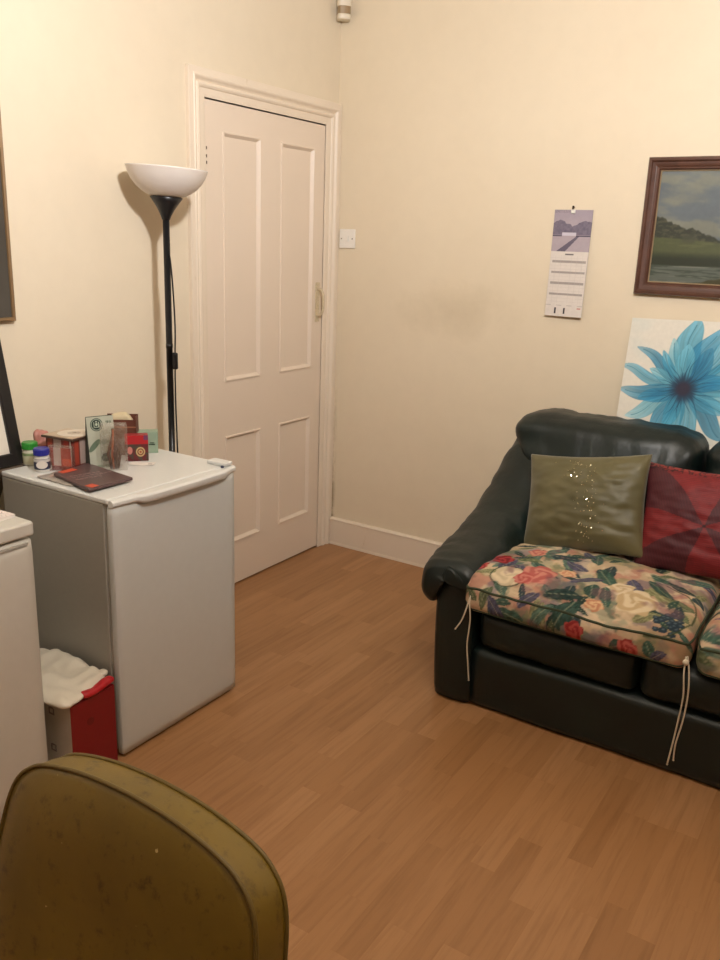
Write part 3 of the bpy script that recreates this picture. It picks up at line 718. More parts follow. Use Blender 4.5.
# ------------------------------------------------------------------ floral seat cushions
def floral(x, y, seed):
    r = np.random.RandomState(seed)
    c = np.ones((len(x), 3))*np.array([198, 176, 146])/255.
    c = over(c, (176, 138, 116), sm(.45, .7, fbm(x, y, 9, seed))*.7)
    c = over(c, (222, 204, 172), sm(.5, .7, fbm(x, y, 12, seed+3))*.7)
    for q, (cc_, al_) in enumerate((((70, 96, 84), .62), ((188, 126, 112), .6), ((112, 106, 126), .5), ((150, 146, 104), .5), ((226, 208, 178), .55))):
        c = over(c, cc_, sm(.56, .66, fbm(x+.3*q, y-.2*q, 15, seed+20+q, 5))*al_)
    def leaf(c, cx, cy, ln, wd, ang, col, al=.92):
        ca, sa = math.cos(ang), math.sin(ang); dx, dy = x-cx, y-cy
        a_ = (dx*ca+dy*sa)/ln; b_ = (-dx*sa+dy*ca)/wd+.35*a_*a_
        m = sm(1.0, .88, a_*a_+np.abs(b_)**1.3+.35*(vn(x, y, 60, 3)-.5))
        sh = .75+.5*vn(a_*3, b_*4, 2, int(abs(cx*100)) % 50)
        c = c*(1-al*m[:, None])+np.clip(np.array(col)/255.*sh[:, None], 0, 1)*al*m[:, None]
        return over(c, (205, 196, 160), m*sm(.10, .03, np.abs(b_-.35*a_*a_))*.45)
    def rose(c, cx, cy, R, c0, c1):
        dx, dy = x-cx, y-cy; d = np.hypot(dx, dy)/R; th = np.arctan2(dy, dx)
        m = sm(1.0, .93, d+.09*np.sin(th*5+cx*40)+.05*np.sin(th*9))
        sp = .5+.5*np.sin(th*2+d*9+1.2*np.sin(th*3+cx*20)); sp = sm(.2, .8, sp)
        col = np.array(c0)/255.*(1-sp[:, None])+np.array(c1)/255.*sp[:, None]
        return c*(1-m[:, None])+col*m[:, None]
    def grapes(c, cx, cy, R):
        for k in range(26):
            a_ = r.uniform(0, 6.28); q = R*math.sqrt(r.uniform(0, 1)); gx, gy = cx+q*math.cos(a_)*.8, cy+q*math.sin(a_)
            d = np.hypot(x-gx, y-gy)/(R*.19); m = sm(1.05, .9, d)
            c = over(c, (44, 60, 72), m); c = over(c, (98, 116, 128), m*sm(.55, .2, np.hypot(x-gx+.002, y-gy-.003)/(R*.19))*.8)
        return c
    greens = [(50, 78, 70), (62, 92, 82), (38, 60, 58), (96, 108, 80), (80, 80, 104), (84, 112, 100), (46, 64, 70), (132, 134, 98)]
    for k in range(120):
        c = leaf(c, r.uniform(x.min(), x.max()), r.uniform(y.min(), y.max()), r.uniform(.025, .07), r.uniform(.009, .024), r.uniform(0, 3.14), greens[r.randint(8)])
    if seed == 2:
        big = [(1.623, -1.134, .07, .034, 1.2), (1.60, -1.06, .06, .03, .3), (1.689, -.914, .06, .028, 2.2), (1.64, -.96, .055, .02, .7), (1.36, -1.15, .05, .018, 1.3), (1.53, -.83, .055, .018, .2), (1.58, -.88, .05, .02, 2.6), (1.48, -.80, .05, .02, .9), (1.85, -.90, .06, .02, 2.5), (1.90, -.84, .05, .018, 2.8), (1.72, -1.02, .05, .02, 1.9), (1.50, -1.12, .05, .022, 1.0), (1.43, -.90, .045, .016, 0.2), (1.93, -1.0, .05, .015, 1.8), (1.40, -1.19, .05, .022, 2.2)]
        for i, q in enumerate(big): c = leaf(c, *q, greens[(0, 2, 1, 4, 3, 6, 4, 5)[i % 8]])
        c = rose(c, 1.409, -1.035, .055, (206, 190, 160), (226, 210, 180)); c = over(c, (60, 74, 56), sm(.0035, .001, np.abs(np.hypot(x-1.409, y+1.035)-.056))*.9)
        c = rose(c, 1.350, -.93, .036, (126, 34, 40), (172, 62, 66)); c = rose(c, 1.302, -1.00, .026, (140, 44, 48), (186, 88, 84))
        c = rose(c, 1.496, -.985, .055, (184, 100, 94), (208, 140, 126)); c = rose(c, 1.462, -1.03, .032, (178, 88, 84), (204, 130, 118))
        c = rose(c, 1.809, -1.01, .062, (222, 206, 174), (196, 172, 134)); c = rose(c, 1.75, -.96, .04, (226, 210, 180), (204, 182, 146))
        c = rose(c, 1.575, -.94, .028, (206, 150, 120), (222, 186, 150)); c = rose(c, 1.70, -1.07, .030, (198, 140, 110), (224, 190, 150))
        c = rose(c, 1.43, -.83, .03, (190, 110, 100), (214, 150, 130)); c = rose(c, 1.66, -1.19, .03, (150, 52, 54), (186, 84, 78)); c = rose(c, 1.82, -1.20, .03, (150, 60, 60), (190, 100, 90))
        c = grapes(c, 1.915, -1.065, .058)
        c = over(c, (60, 74, 50), sm(.0035, .0012, np.abs(np.hypot((x-1.86), (y+1.0)*.8)-.115))*(x > 1.86)*.8)
    else:
        for k in range(9):
            R = r.uniform(.03, .06); q = r.randint(3)
            c = rose(c, r.uniform(x.min(), x.max()), r.uniform(y.min(), y.max()), R, ((140, 40, 46), (196, 96, 92), (216, 198, 166))[q], ((180, 76, 76), (222, 146, 132), (190, 164, 130))[q])
        c = grapes(c, x.mean(), y.mean(), .06)
    c = over(c, (120, 84, 96), sm(.62, .74, fbm(x, y, 14, seed+9))*.5)
    return c
m_floral = painted('floral_cotton', .85, .25, 600, .2)
m_pipe = simple('dark_green_piping', (56, 66, 48), .8)
m_cord = simple('cream_cotton_cord', (214, 204, 184), .8)
def floral_cushion(x0, x1, label, seed, fine):
    y0, y1, z0, z1 = -1.085, -.40, .372, .496
    org = Vector(((x0+x1)/2, (y0+y1)/2, z0))
    root = thing('seat_pad', label, 'cushion', org)
    def f(p, u):
        zz = (u.z+1)/2
        k = (1-abs(u.x)**3)*(1-abs(u.y)**3)
        if u.z > 0: p.z += .028*k*u.z
        # front hangs a little over the leather edge
        fr = max(0, min(1, (-.99-p.y)/.09)); p.z -= .020*fr*(1-.25*zz)
        p.y -= .018*(1-u.x**2)*(1-u.z**2)*(u.y < 0)
        p.z += .010*noise.noise(Vector((p.x*7+seed*4, p.y*7, seed)))*(.3+.7*zz)*(u.z > -.5)+.004*noise.noise(Vector((p.x*22, p.y*26, seed)))*zz
        # pinched corners where the ties pull
        cor = max(0, abs(u.x)-.86)*max(0, -u.y-.80)*30
        p.z -= .018*cor*zz*.5
        if p.z < .374 and p.y > -1.055: p.z = max(p.z, .3745)
        return p
    n = (190, 190, 34) if fine else (90, 90, 18)
    me = softbox(x0, x1, y0, y1, z0, z1, (.04, .04, .045), n, f)
    co = coords_of(me); hx = co[:, 0]; hy = co[:, 1]+(co[:, 2]-z1)*(co[:, 1] < -1.03)
    paint(me, floral(hx, hy, seed)); me.transform(Matrix.Translation(-org))
    link('cover', me, m_floral, root)
    # piping follows the top and bottom front seams
    def surf(u, v, w):
        p = Vector((x0+(x1-x0)*(u+1)/2, y0+(y1-y0)*(v+1)/2, z0+(z1-z0)*(w+1)/2)); rr = (.04, .04, .045)
        lo_ = (x0, y0, z0); hi_ = (x1, y1, z1); q = Vector([min(max(p[a], lo_[a]+rr[a]), hi_[a]-rr[a]) for a in range(3)])
        d = Vector([(p[a]-q[a])/rr[a] for a in range(3)])
        if d.length > 1e-9: m = max(abs(d.x), abs(d.y), abs(d.z)); d = d.normalized()*m; p = q+Vector([d[a]*rr[a] for a in range(3)])
        return f(p, Vector((u, v, w)))
    pts = [surf(-1, 1-2*k/30, .55) for k in range(0, 31)]+[surf(-1+2*k/60, -1, .55) for k in range(1, 61)]+[surf(1, -1+2*k/30, .55) for k in range(1, 31)]
    bm = BM(); tube(bm, [p-org for p in pts], .0042, 8); obj('piping', bm, m_pipe, root, smooth=True)
    pts = [surf(-1+2*k/60, -1, -.75) for k in range(61)]
    bm = BM(); tube(bm, [p-org for p in pts], .0036, 8); obj('piping', bm, m_pipe, root, smooth=True)
    return root, org
pad1, o1 = floral_cushion(1.280, 1.992, 'floral seat pad with pink roses and grapes under the green cushion', 2, True)
pad2, o2 = floral_cushion(2.002, 2.70, 'second floral seat pad, cut by the right edge of the photo', 5, False)
def tie(root, org, pts, r=.0024):
    bm = BM(); tube(bm, [p-org for p in smoothpath(pts, 8)], r, 7)
    e = Vector(pts[-1])-org; bmesh.ops.create_icosphere(bm, subdivisions=1, radius=.0034, matrix=Matrix.Translation(e))
    bm.normal_update(); obj('tie', bm, m_cord, root, smooth=True)
tie(pad1, o1, [(1.312, -1.083, .425), (1.312, -1.092, .400), (1.318, -1.090, .34), (1.312, -1.086, .25), (1.318, -1.082, .18), (1.324, -1.078, .118)])
tie(pad1, o1, [(1.308, -1.083, .412), (1.302, -1.094, .37), (1.290, -1.096, .33), (1.272, -1.098, .297)])
tie(pad1, o1, [(1.982, -1.090, .415), (1.985, -1.104, .37), (1.992, -1.102, .30), (1.988, -1.098, .22), (1.982, -1.094, .14), (1.975, -1.090, .065)])
tie(pad1, o1, [(1.986, -1.090, .417), (1.999, -1.104, .37), (2.004, -1.102, .30), (2.000, -1.098, .22), (1.990, -1.094, .14), (1.990, -1.090, .085)])
bm = BM(); bmesh.ops.create_icosphere(bm, subdivisions=2, radius=.009, matrix=Matrix.Translation(Vector((1.985, -1.100, .402))-o1)); obj('knot', bm, m_cord, pad1, smooth=True)

# ------------------------------------------------------------------ throw cushions
def throw(name, label, wd, ht, th, loc, rot, fn, m, n=90, seed=1, shear=0.0, taper=0.0, wk=1.0):
    root = thing(name, label, 'cushion', loc); root.rotation_euler = rot
    V = []; F = []; U = []
    for s in (-1, 1):
        for j in range(n+1):
            for i in range(n+1):
                u = 2*i/n-1; v = 2*j/n-1
                k = max(0, (1-abs(u)**2.6)*(1-abs(v)**2.6))**.55
                pin = .030
                x = wd/2*u*(1-pin*(1-u*u*0)*(1-v*v)*abs(u)*2.2); z = ht/2*v*(1-pin*(1-u*u)*abs(v)*2.2)
                wrk = .012*noise.noise(Vector((u*2.0+seed*5, v*3.4, s*3)))+.006*noise.noise(Vector((u*5+seed, v*8, s)))
                fold = .007*math.sin((v*3+u*1.2)*4+seed)*max(0, -v-.1)
                y = s*(th/2*k+(wrk+fold)*wk*min(1, k*1.5))
                x = x*(1-taper*v)+shear*(v+1)/2
                V.append((x, y, z+ht/2)); U.append((u, v, s))
    off = (n+1)**2; q = lambda s, i, j: s*off+j*(n+1)+i
    for j in range(n):
        for i in range(n):
            F.append((q(0,i,j), q(0,i+1,j), q(0,i+1,j+1), q(0,i,j+1))); F.append((q(1,i,j), q(1,i,j+1), q(1,i+1,j+1), q(1,i+1,j)))
    me = D.meshes.new(name); me.from_pydata(V, [], F); me.update()
    U = np.array(U); paint(me, fn(U[:, 0], U[:, 1])) if fn else None
    bm = BM(); bm.from_mesh(me); bmesh.ops.remove_doubles(bm, verts=bm.verts, dist=.0004); bm.to_mesh(me); bm.free()
    cov = link('cover', me, m, root)
    def surf(u, v):
        k = max(0, (1-abs(u)**2.6)*(1-abs(v)**2.6))**.55
        wrk = .012*noise.noise(Vector((u*2.0+seed*5, v*3.4, -3)))+.006*noise.noise(Vector((u*5+seed, v*8, -1))); fold = .007*math.sin((v*3+u*1.2)*4+seed)*max(0, -v-.1)
        return Vector((wd/2*u*(1-.03*(1-v*v)*abs(u)*2.2)*(1-taper*v)+shear*(v+1)/2, -(th/2*k+(wrk+fold)*wk*min(1, k*1.5)), ht/2*v*(1-.03*(1-u*u)*abs(v)*2.2)+ht/2))
    return root, surf
t = Nt('olive_satin'); v = t.coords()
t.col(t.ramp(t.noise(v, 8, 4), [(.3, L4((84, 80, 50))), (.7, L4((100, 94, 60)))])); t.set(Roughness=.48); t.b.inputs['Sheen Weight'].default_value = .3
wv = t.n('ShaderNodeTexWave'); wv.bands_direction = 'Z'; wv.inputs['Scale'].default_value = 120; wv.inputs['Distortion'].default_value = 2; t.l(v, wv.inputs['Vector'])
b1 = t.bump(wv.outputs['Fac'], .08, .001); t.bump(t.noise(t.coords((1, 1, 3)), 9, 3), .15, .01, b1); m_olive = t.m
gc, surf = throw('throw_cushion', 'olive green satin cushion with a trail of tiny sequins', .425, .350, .13, (1.545, -.735, .512), (-math.radians(25), math.radians(-9), math.radians(1)), None, m_olive, 80, 1, wk=.6)
m_seq = simple('silver_sequins', (230, 222, 190), .15, metal=1)
bm = BM(); rs = random.Random(3)
spots = [(-.25, .62), (-.15, .66), (.05, .72), (.12, .60), (-.18, .50), (-.08, .48), (-.30, .50), (-.02, .58), (.10, .45), (.02, .36), (.18, .40), (.22, .55), (.05, .30), (.08, .15), (.25, .22), (.20, .05), (.12, .02), (.24, -.05), (.18, -.20), (.14, -.42), (.20, -.5), (.15, -.62), (.18, -.75)]
for k in range(95):
    if k < len(spots): a_, b_ = spots[k]
    else:
        b_ = rs.uniform(-.85, .85); a_ = .14-.26*max(0, b_)+rs.gauss(0, .11+.16*max(0, b_))
    p = surf(a_, b_); rr = rs.choice((.0013, .0016, .0018))
    tilt = Matrix.Rotation(rs.uniform(-.5, .5), 4, 'X') @ Matrix.Rotation(rs.uniform(-.5, .5), 4, 'Z')
    bmesh.ops.create_cone(bm, cap_ends=True, segments=8, radius1=rr, radius2=rr, depth=.0006, matrix=Matrix.Translation(p+Vector((0, -.0012, 0))) @ tilt @ Matrix.Rotation(math.pi/2, 4, 'X'))
tag(obj('sequins', bm, m_seq, gc), kind='stuff')
def patch(u, v):
    cx, cy = -.02, -.10
    x, y = u-cx, v-cy; th = np.degrees(np.arctan2(y, x)) % 360; r = np.hypot(x, y)
    k = ((th+12+4*np.sin(r*3))//45).astype(int) % 2
    red = np.array([116, 28, 32])/255.; mar = np.array([72, 24, 32])/255.
    c = np.where(k[:, None] == 0, red, mar)*np.ones((len(u), 3))
    ln = np.where(k == 0, np.modf(np.abs(v*26+.4*np.sin(u*5)))[0], np.modf(np.abs(u*22+v*6))[0])
    c *= (.86+.24*sm(.0, .3, ln)*sm(1, .7, ln))[:, None]
    c = over(c, (44, 14, 20), sm(.035, .01, r))
    dk = (fbm(u, v, 9, 2) > .60); c = over(c, (60, 16, 24), dk.astype(float)*.15)
    fr = sm(.90, .94, v); c = over(c, (160, 72, 60), fr*.6); c = over(c, (40, 12, 18), ((vn(u, v, 40, 6) > .62) & (v > .86)).astype(float)*.8)
    return c
rc, _ = throw('throw_cushion', 'red and maroon patchwork cushion beside the green one', .43, .355, .13, (1.934, -.725, .515), (-math.radians(25), math.radians(-1.5), math.radians(1)), patch, painted('red_patchwork_silk', .6, .3, 300), 150, 4, shear=-.02, wk=.6)

# ------------------------------------------------------------------ mustard vinyl chair in the foreground
t = Nt('mustard_vinyl'); v = t.coords()
c = t.ramp(t.noise(v, 5, 5, .6), [(.25, L4((92, 74, 20))), (.6, L4((114, 92, 26))), (.8, L4((124, 102, 34)))])
g = t.ramp(t.noise(v, 45, 4, .7), [(.30, (.55, .52, .48, 1)), (.44, (1, 1, 1, 1))])
c = t.mix(1.0, c, g, 'MULTIPLY'); vs_ = t.noise(v, 90, 2, .4); c = t.mix(t.ramp(vs_, [(.77, (0, 0, 0, 1)), (.80, (1, 1, 1, 1))]), c, L4((190, 170, 110)))
t.col(c); t.set(Roughness=.42); t.bump(t.noise(v, 300, 3), .12, .001); m_vinyl = t.m
m_vpipe = simple('mustard_piping', (96, 78, 28), .5)
m_chrome = simple('brushed_chrome', (180, 176, 168), .25, metal=1, bump=0)
ch = thing('dining_chair', 'mustard yellow vinyl chair with piped padded back in the foreground', 'chair', (1.698, -3.06, 0))
TH = .24
MB = Matrix.Translation((0, .21, .877)) @ Matrix.Rotation(-TH, 4, 'X')
# outline of the back in its own plane (x, z), top at 0
half = [(0, .010), (.05, .008), (.10, .002), (.150, -.010), (.177, -.026), (.193, -.045), (.203, -.075), (.209, -.12), (.213, -.16), (.217, -.20), (.217, -.27), (.205, -.33), (.19, -.365), (.16, -.385), (.10, -.395), (0, -.398)]
hp = smoothpath([(a_, 0, b_) for a_, b_ in half], 4)
outl = [(p.x, p.z) for p in hp]+[(-p.x, p.z) for p in reversed(hp[1:-1])]
no = len(outl); cz = -.19
T0 = .052
bm = BM(); rings = []
for y, sc, in ((-.006, .0), (-.010, .35), (-.012, .65), (-.010, .85), (-.004, .95), (.0, 1.0), (.006, 1.004), (T0/2, 1.012), (T0-.006, 1.004), (T0, 1.0), (T0+.004, .95), (T0+.008, .8), (T0+.010, .5), (T0+.010, .0)):
    if sc == 0: rings.append([bm.verts.new(MB @ Vector((0, y, cz)))])
    else: rings.append([bm.verts.new(MB @ Vector((x*sc, y, cz+(z-cz)*sc))) for x, z in outl])
for A, B in zip(rings, rings[1:]):
    for k in range(no):
        k2 = (k+1) % no
        if len(A) == 1: bm.faces.new((A[0], B[k], B[k2]))
        elif len(B) == 1: bm.faces.new((A[k], B[0], A[k2]))
        else: bm.faces.new((A[k], B[k], B[k2], A[k2]))
bkr = obj('backrest', bm, m_vinyl, ch, smooth=True)
for y in (0, T0):
    bm = BM(); tube(bm, [MB @ Vector((x*1.004, y, cz+(z-cz)*1.004)) for x, z in outl], .0028, 8, closed=True); obj('piping', bm, m_vpipe, bkr, smooth=True)
me = softbox(-.22, .22, -.24, .17, .42, .475, (.05, .05, .022), (24, 24, 6), lambda p, u: p+Vector((0, 0, .012*(1-u.x**2)*(1-u.y**2)*(u.z > 0)))); link('seat', me, m_vinyl, ch)
bm = BM(); tube(bm, [(x, y, .448) for x, y in [(.224*math.copysign(abs(math.cos(a_))**.35, math.cos(a_)), -.035+.209*math.copysign(abs(math.sin(a_))**.35, math.sin(a_))) for a_ in [2*math.pi*k/48 for k in range(48)]]], .0035, 7, closed=True); obj('seat_piping', bm, m_vpipe, ch, smooth=True)
bm = BM(); bx(bm, -.19, .19, -.20, .15, .40, .42); obj('seat_frame', bm, m_black, ch, bevel=.004)
for s in (-1, 1):
    bm = BM(); tube(bm, smoothpath([(s*.18, -.17, .41), (s*.185, -.19, .25), (s*.20, -.215, .0)], 6), .011, 12); obj('leg', bm, m_chrome, ch, smooth=True)
    bm = BM(); tube(bm, smoothpath([(s*.17, .13, .41), (s*.18, .17, .2), (s*.20, .215, .0)], 6), .011, 12); obj('leg', bm, m_chrome, ch, smooth=True)
    bm = BM(); tube(bm, smoothpath([(s*.12, .11, .41), (s*.12, .175, .42), (s*.12, .19, .50), (s*.12, .21, .60)], 6), .009, 12); obj('back_support', bm, m_chrome, ch, smooth=True)

# ------------------------------------------------------------------ red box with a plastic bag on top, between the appliances
m_red = simple('glossy_red_card', (130, 20, 28), .35, var=.04)
m_wcard = simple('white_card', (208, 202, 190), .5, var=.03)
m_ink = simple('grey_ink', (140, 130, 122), .6)
m_dred = simple('dark_red_ink', (110, 16, 22), .4)
bxr = thing('cardboard_box', 'red and white cardboard box on the floor between fridge and freezer', 'box', (.46, -2.033, 0))
bm = BM(); bx(bm, -.16, .16, -.0765, .0765, .0, .262); obj('carton', bm, m_wcard, bxr, bevel=.002)
bm = BM(); bx(bm, .1602, .1615, -.0765, .0765, .002, .262); obj('front_panel', bm, m_red, bxr)
bm = BM(); bx(bm, -.158, .16, -.0765, .0765, .2622, .2632); obj('top_flap', bm, m_red, bxr)
bm = BM()
for z, wd in ((.215, .022), (.10, .022)):
    bm = BM()
    bx(bm, .07, .07+wd, -.0779, -.0766, z, z+.004); bx(bm, .07, .074, -.0779, -.0766, z+.004, z+.020); bx(bm, .07+wd-.004, .07+wd, -.0779, -.0766, z+.004, z+.020); bx(bm, .074, .07+wd-.004, -.0779, -.0766, z+.018, z+.022); obj('printed_symbol', bm, m_ink, bxr)

bm = BM(); bmesh.ops.create_cone(bm, cap_ends=True, segments=20, radius1=.012, radius2=.012, depth=.0008, matrix=Matrix.Translation((.162, -.012, .19)) @ Matrix.Rotation(math.pi/2, 4, 'Y')); obj('emblem', bm, m_dred, bxr)
t = Nt('white_plastic_bag'); v = t.coords(); t.col(t.ramp(t.noise(v, 6), [(.3, L4((222, 214, 198))), (.7, L4((232, 226, 212)))])); t.set(Roughness=.42)
t.bump(t.noise(v, 22, 5, .6), .4, .006); m_bag = t.m
def fbag(p, u):
    zz = (u.z+1)/2
    p.z += .011*noise.noise(Vector((p.x*9, p.y*11, 2)))*zz+.008*noise.noise(Vector((p.x*28, p.y*25, 5)))*zz
    p.x += .012*noise.noise(Vector((p.x*10, p.y*20, p.z*16)))*(abs(u.x) > .5)
    p.y += .010*noise.noise(Vector((p.x*13, p.y*10, p.z*14)))*(abs(u.y) > .5)
    p.z += .010*(1-u.x**2)*zz
    p.z = max(p.z, .2655)
    lim = .640-.30*max(0, p.y+2.12)
    if p.x > .5: p.x = .5+(p.x-.5)*(lim-.5)/.14
    p.y = max(min(p.y, -1.936), -2.152)
    return p
pb = thing('plastic_bag', 'crumpled white plastic bag lying on the red and white box', 'bag', (.44, -2.04, .265))
me = softbox(.285, .640, -2.148, -1.945, .266, .287, (.04, .035, .010), (44, 30, 8), fbag); me.transform(Matrix.Translation((-.44, 2.04, -.265))); link('bag', me, m_bag, pb)
rp = thing('red_packet', 'bright red folded packet beside the white plastic bag', 'packet', (.62, -1.975, .2635))
m_brred = simple('bright_red_plastic', (190, 30, 42), .35, bump=.3, nscale=20)
def frp(p, u):
    p.z += .006*noise.noise(Vector((p.x*25, p.y*25, 1))); p.x += .006*noise.noise(Vector((1, p.y*30, p.z*20))); p.z = max(p.z, .2638); p.y = min(p.y, -1.932); p.x -= .25*max(0, p.y+2.0); return p
me = softbox(.600, .630, -2.07, -1.945, .264, .283, (.010, .012, .009), (8, 22, 8), frp); me.transform(Matrix.Translation((-.62, 1.975, -.2635))); link('packet', me, m_brred, rp)
bm = BM(); bmesh.ops.create_icosphere(bm, subdivisions=3, radius=.014); 
for q in bm.verts: q.co *= 1+.25*noise.noise(q.co*60); q.co.z *= .7
bmesh.ops.translate(bm, verts=bm.verts, vec=(-.050, .022, .020)); obj('crumpled_tissue', bm, m_bag, rp, smooth=True)

# ------------------------------------------------------------------ things on the fridge top
TZ = .8025
def on_top(name, label, cat, x, y, rz=0, z=TZ, group=None): return thing(name, label, cat, (x, y, z), rz, group)
m_clear = Nt('clear_plastic')
t = m_clear; tr = t.n('ShaderNodeBsdfTransparent'); gl = t.n('ShaderNodeBsdfGlossy'); gl.inputs['Roughness'].default_value = .12; gl.inputs['Color'].default_value = (1, 1, 1, 1)
tl = t.n('ShaderNodeBsdfTranslucent'); tl.inputs['Color'].default_value = (.8, .78, .74, 1)
mx = t.n('ShaderNodeMixShader'); mx.inputs[0].default_value = .16; t.l(tr.outputs[0], mx.inputs[1]); t.l(gl.outputs[0], mx.inputs[2])
mx2 = t.n('ShaderNodeMixShader'); mx2.inputs[0].default_value = .10; t.l(mx.outputs[0], mx2.inputs[1]); t.l(tl.outputs[0], mx2.inputs[2]); t.l(mx2.outputs[0], t.out.inputs[0])
bb = t.n('ShaderNodeBump'); bb.inputs['Strength'].default_value = .6; bb.inputs['Distance'].default_value = .004; t.l(t.noise(t.coords(), 60, 3), bb.inputs['Height']); t.l(bb.outputs[0], gl.inputs['Normal'])
m_clear = t.m
# two vitamin jars
def jar(label, x, y, capc, bodyc, lab, band, s=1.0):
    j = on_top('pill_jar', label, 'jar', x, y, .9, group=None)
    bm = BM(); lathe(bm, [(0, 0), (.022*s, 0), (.0245*s, .003), (.0245*s, .045*s), (.021*s, .052*s), (.019*s, .056*s), (0, .056*s)], 36); obj('body', bm, simple('jar_body', bodyc, .3, bump=0), j, smooth=True)
    bm = BM(); prof = [(.0248*s, .008), (.0252*s, .009), (.0252*s, .042*s), (.0248*s, .043*s)]; lathe(bm, prof, 36); obj('paper_label', bm, simple('jar_label', lab, .5), j, smooth=True)
    bm = BM(); lathe(bm, [(.0254*s, .033*s), (.0256*s, .034*s), (.0256*s, .041*s), (.0254*s, .042*s)], 36); obj('label_band', bm, simple('jar_band', band, .5), j, smooth=True)
    bm = BM(); seg = 60; R = .0248*s; pr = []
    lathe(bm, [(0, .054*s), (R, .054*s), (R, .072*s), (R-.002, .0755*s), (0, .0755*s)], seg)
    for v_ in bm.verts:
        r_ = math.hypot(v_.co.x, v_.co.y)
        if r_ > R-.0005: k = 1+.02*(int(round(math.atan2(v_.co.y, v_.co.x)/(2*math.pi)*seg)) % 2); v_.co.x *= k; v_.co.y *= k
    obj('cap', bm, simple('jar_cap', capc, .35, bump=0), j)
    return j
jar('small white jar with a blue cap on the fridge', .216, -1.846, (38, 44, 150), (214, 212, 206), (40, 44, 74), (206, 204, 200), .94)
jar('small white jar with a green cap behind the blue-capped one', .128, -1.822, (46, 140, 50), (206, 204, 186), (200, 198, 168), (120, 140, 96), .95)
j = [o for o in D.objects if o.name.startswith('pill_jar')][0]
bm = BM(); lathe(bm, [(0, -.0005), (.015, -.0005), (.015, .0), (0, 0)], 28); bmesh.ops.rotate(bm, verts=bm.verts, cent=(0, 0, 0), matrix=Matrix.Rotation(math.pi/2, 3, 'X')); bmesh.ops.scale(bm, verts=bm.verts, vec=(1.1, 1, .8)); bmesh.ops.translate(bm, verts=bm.verts, vec=(0, -.0262, .024)); 
o = obj('label_oval', bm, simple('oval_white', (222, 216, 208), .5), j)

# striped red box holding a case and a disc
def striped(u, v):
    c = np.ones((len(u), 3))*np.array([130, 62, 54])/255.
    c = over(c, (196, 184, 174), (np.abs(u-.46) < .15).astype(float)*.85); c = over(c, (170, 62, 48), (np.abs(u-.80) < .09).astype(float))
    c = over(c, (186, 76, 54), (np.abs(u-.16) < .08).astype(float)*.7); c = over(c, (214, 204, 196), (np.abs(u-.97) < .03).astype(float))
    return over(c, (96, 30, 28), (v < .12).astype(float)*.7)
m_pr = painted('printed_card', .4, 0)
sb = on_top('gift_box', 'red striped box with cream bands near the back of the fridge', 'box', .214, -1.736, .10)
m_bred = simple('brick_red_card', (122, 46, 40), .45)
bm = BM(); bx(bm, -.054, .054, -.049, .049, 0, .088); obj('carton', bm, m_bred, sb, bevel=.002)
o = panel('printed_front', .106, .086, .001, 60, 40, striped, m_pr, sb); o.location = (0, -.0502, .001)
o = panel('printed_side', .094, .086, .001, 50, 40, striped, m_pr, sb); o.location = (.0552, 0, .001); o.rotation_euler = (0, 0, math.pi/2)
cs = thing('flat_case', 'thin dark-edged flat case lying on the striped box', 'case', (.214, -1.736, TZ+.0885), .14)
bm = BM(); bx(bm, -.064, .062, -.058, .056, 0, .007); obj('case', bm, simple('dark_brown_plastic', (84, 62, 50), .35), cs, bevel=.0015)
bm = BM(); bx(bm, -.060, .058, -.054, .052, .0072, .008); obj('cover_sheet', bm, simple('beige_cover', (196, 176, 152), .4), cs)
dc = thing('disc', 'white disc with a centre hole on top of the flat case', 'disc', (.222, -1.728, TZ+.0885+.0084), 0)
bm = BM(); lathe(bm, [(.008, 0), (.050, 0), (.050, .0014), (.008, .0014), (.008, 0)], 48); obj('disc', bm, simple('white_disc', (222, 212, 196), .4, bump=0), dc)
bm = BM(); lathe(bm, [(.009, .0015), (.020, .0015), (.020, .0018), (.009, .0018)], 32); obj('inner_ring', bm, simple('ring_grey', (186, 172, 156), .3), dc)
# pink translucent bag left of it
pk = on_top('pink_bag', 'crumpled pink plastic bag behind the green-capped jar', 'bag', .088, -1.748, .8)
m_pink = simple('pink_film', (196, 134, 122), .35, bump=.5, nscale=18)
def fp(p, u):
    d = .012*noise.noise(p*28)+.006*noise.noise(p*60); n_ = Vector((u.x, u.y, u.z*.8)); n_.normalize(); p = p+n_*d; s_ = 1-.35*((u.z+1)/2); p.x *= s_; p.y *= s_; p.z = max(p.z, 0.0005); return p
link('bag', softbox(-.034, .034, -.030, .030, 0, .088, .018, (20, 14, 18), fp), m_pink, pk)
# clear cellophane with red and white card in front of the striped box
cc = on_top('cellophane_packet', 'clear packet with red and white card behind the blue-capped jar', 'packet', .262, -1.812, .45)
def redcard(u, v):
    c = np.ones((len(u), 3))*np.array([168, 62, 50])/255.
    c = over(c, (210, 200, 190), (np.abs(u-.30) < .18).astype(float)*(v > .22)*.9); c = over(c, (214, 92, 60), ((u > .55) & (v > .2) & (v < .55)).astype(float)*.9)
    return over(c, (120, 34, 34), (v < .2).astype(float))
o = panel('printed_card', .062, .070, .002, 40, 40, redcard, m_pr, cc); o.location = (0, 0, .001)
def film(wd, ht, dp, sd):
    def f(p, u):
        n_ = Vector((u.x*.3, u.y, 0)); return p+n_*(.004*noise.noise(Vector((p.x*40+sd, p.z*30, u.y))))*(1-.0*u.z)
    return softbox(-wd/2, wd/2, -dp/2, dp/2, 0, ht, (min(dp, wd)*.2, dp*.45, .004), (18, 5, 18), f)
link('film', film(.076, .080, .026, 2), m_clear, cc)
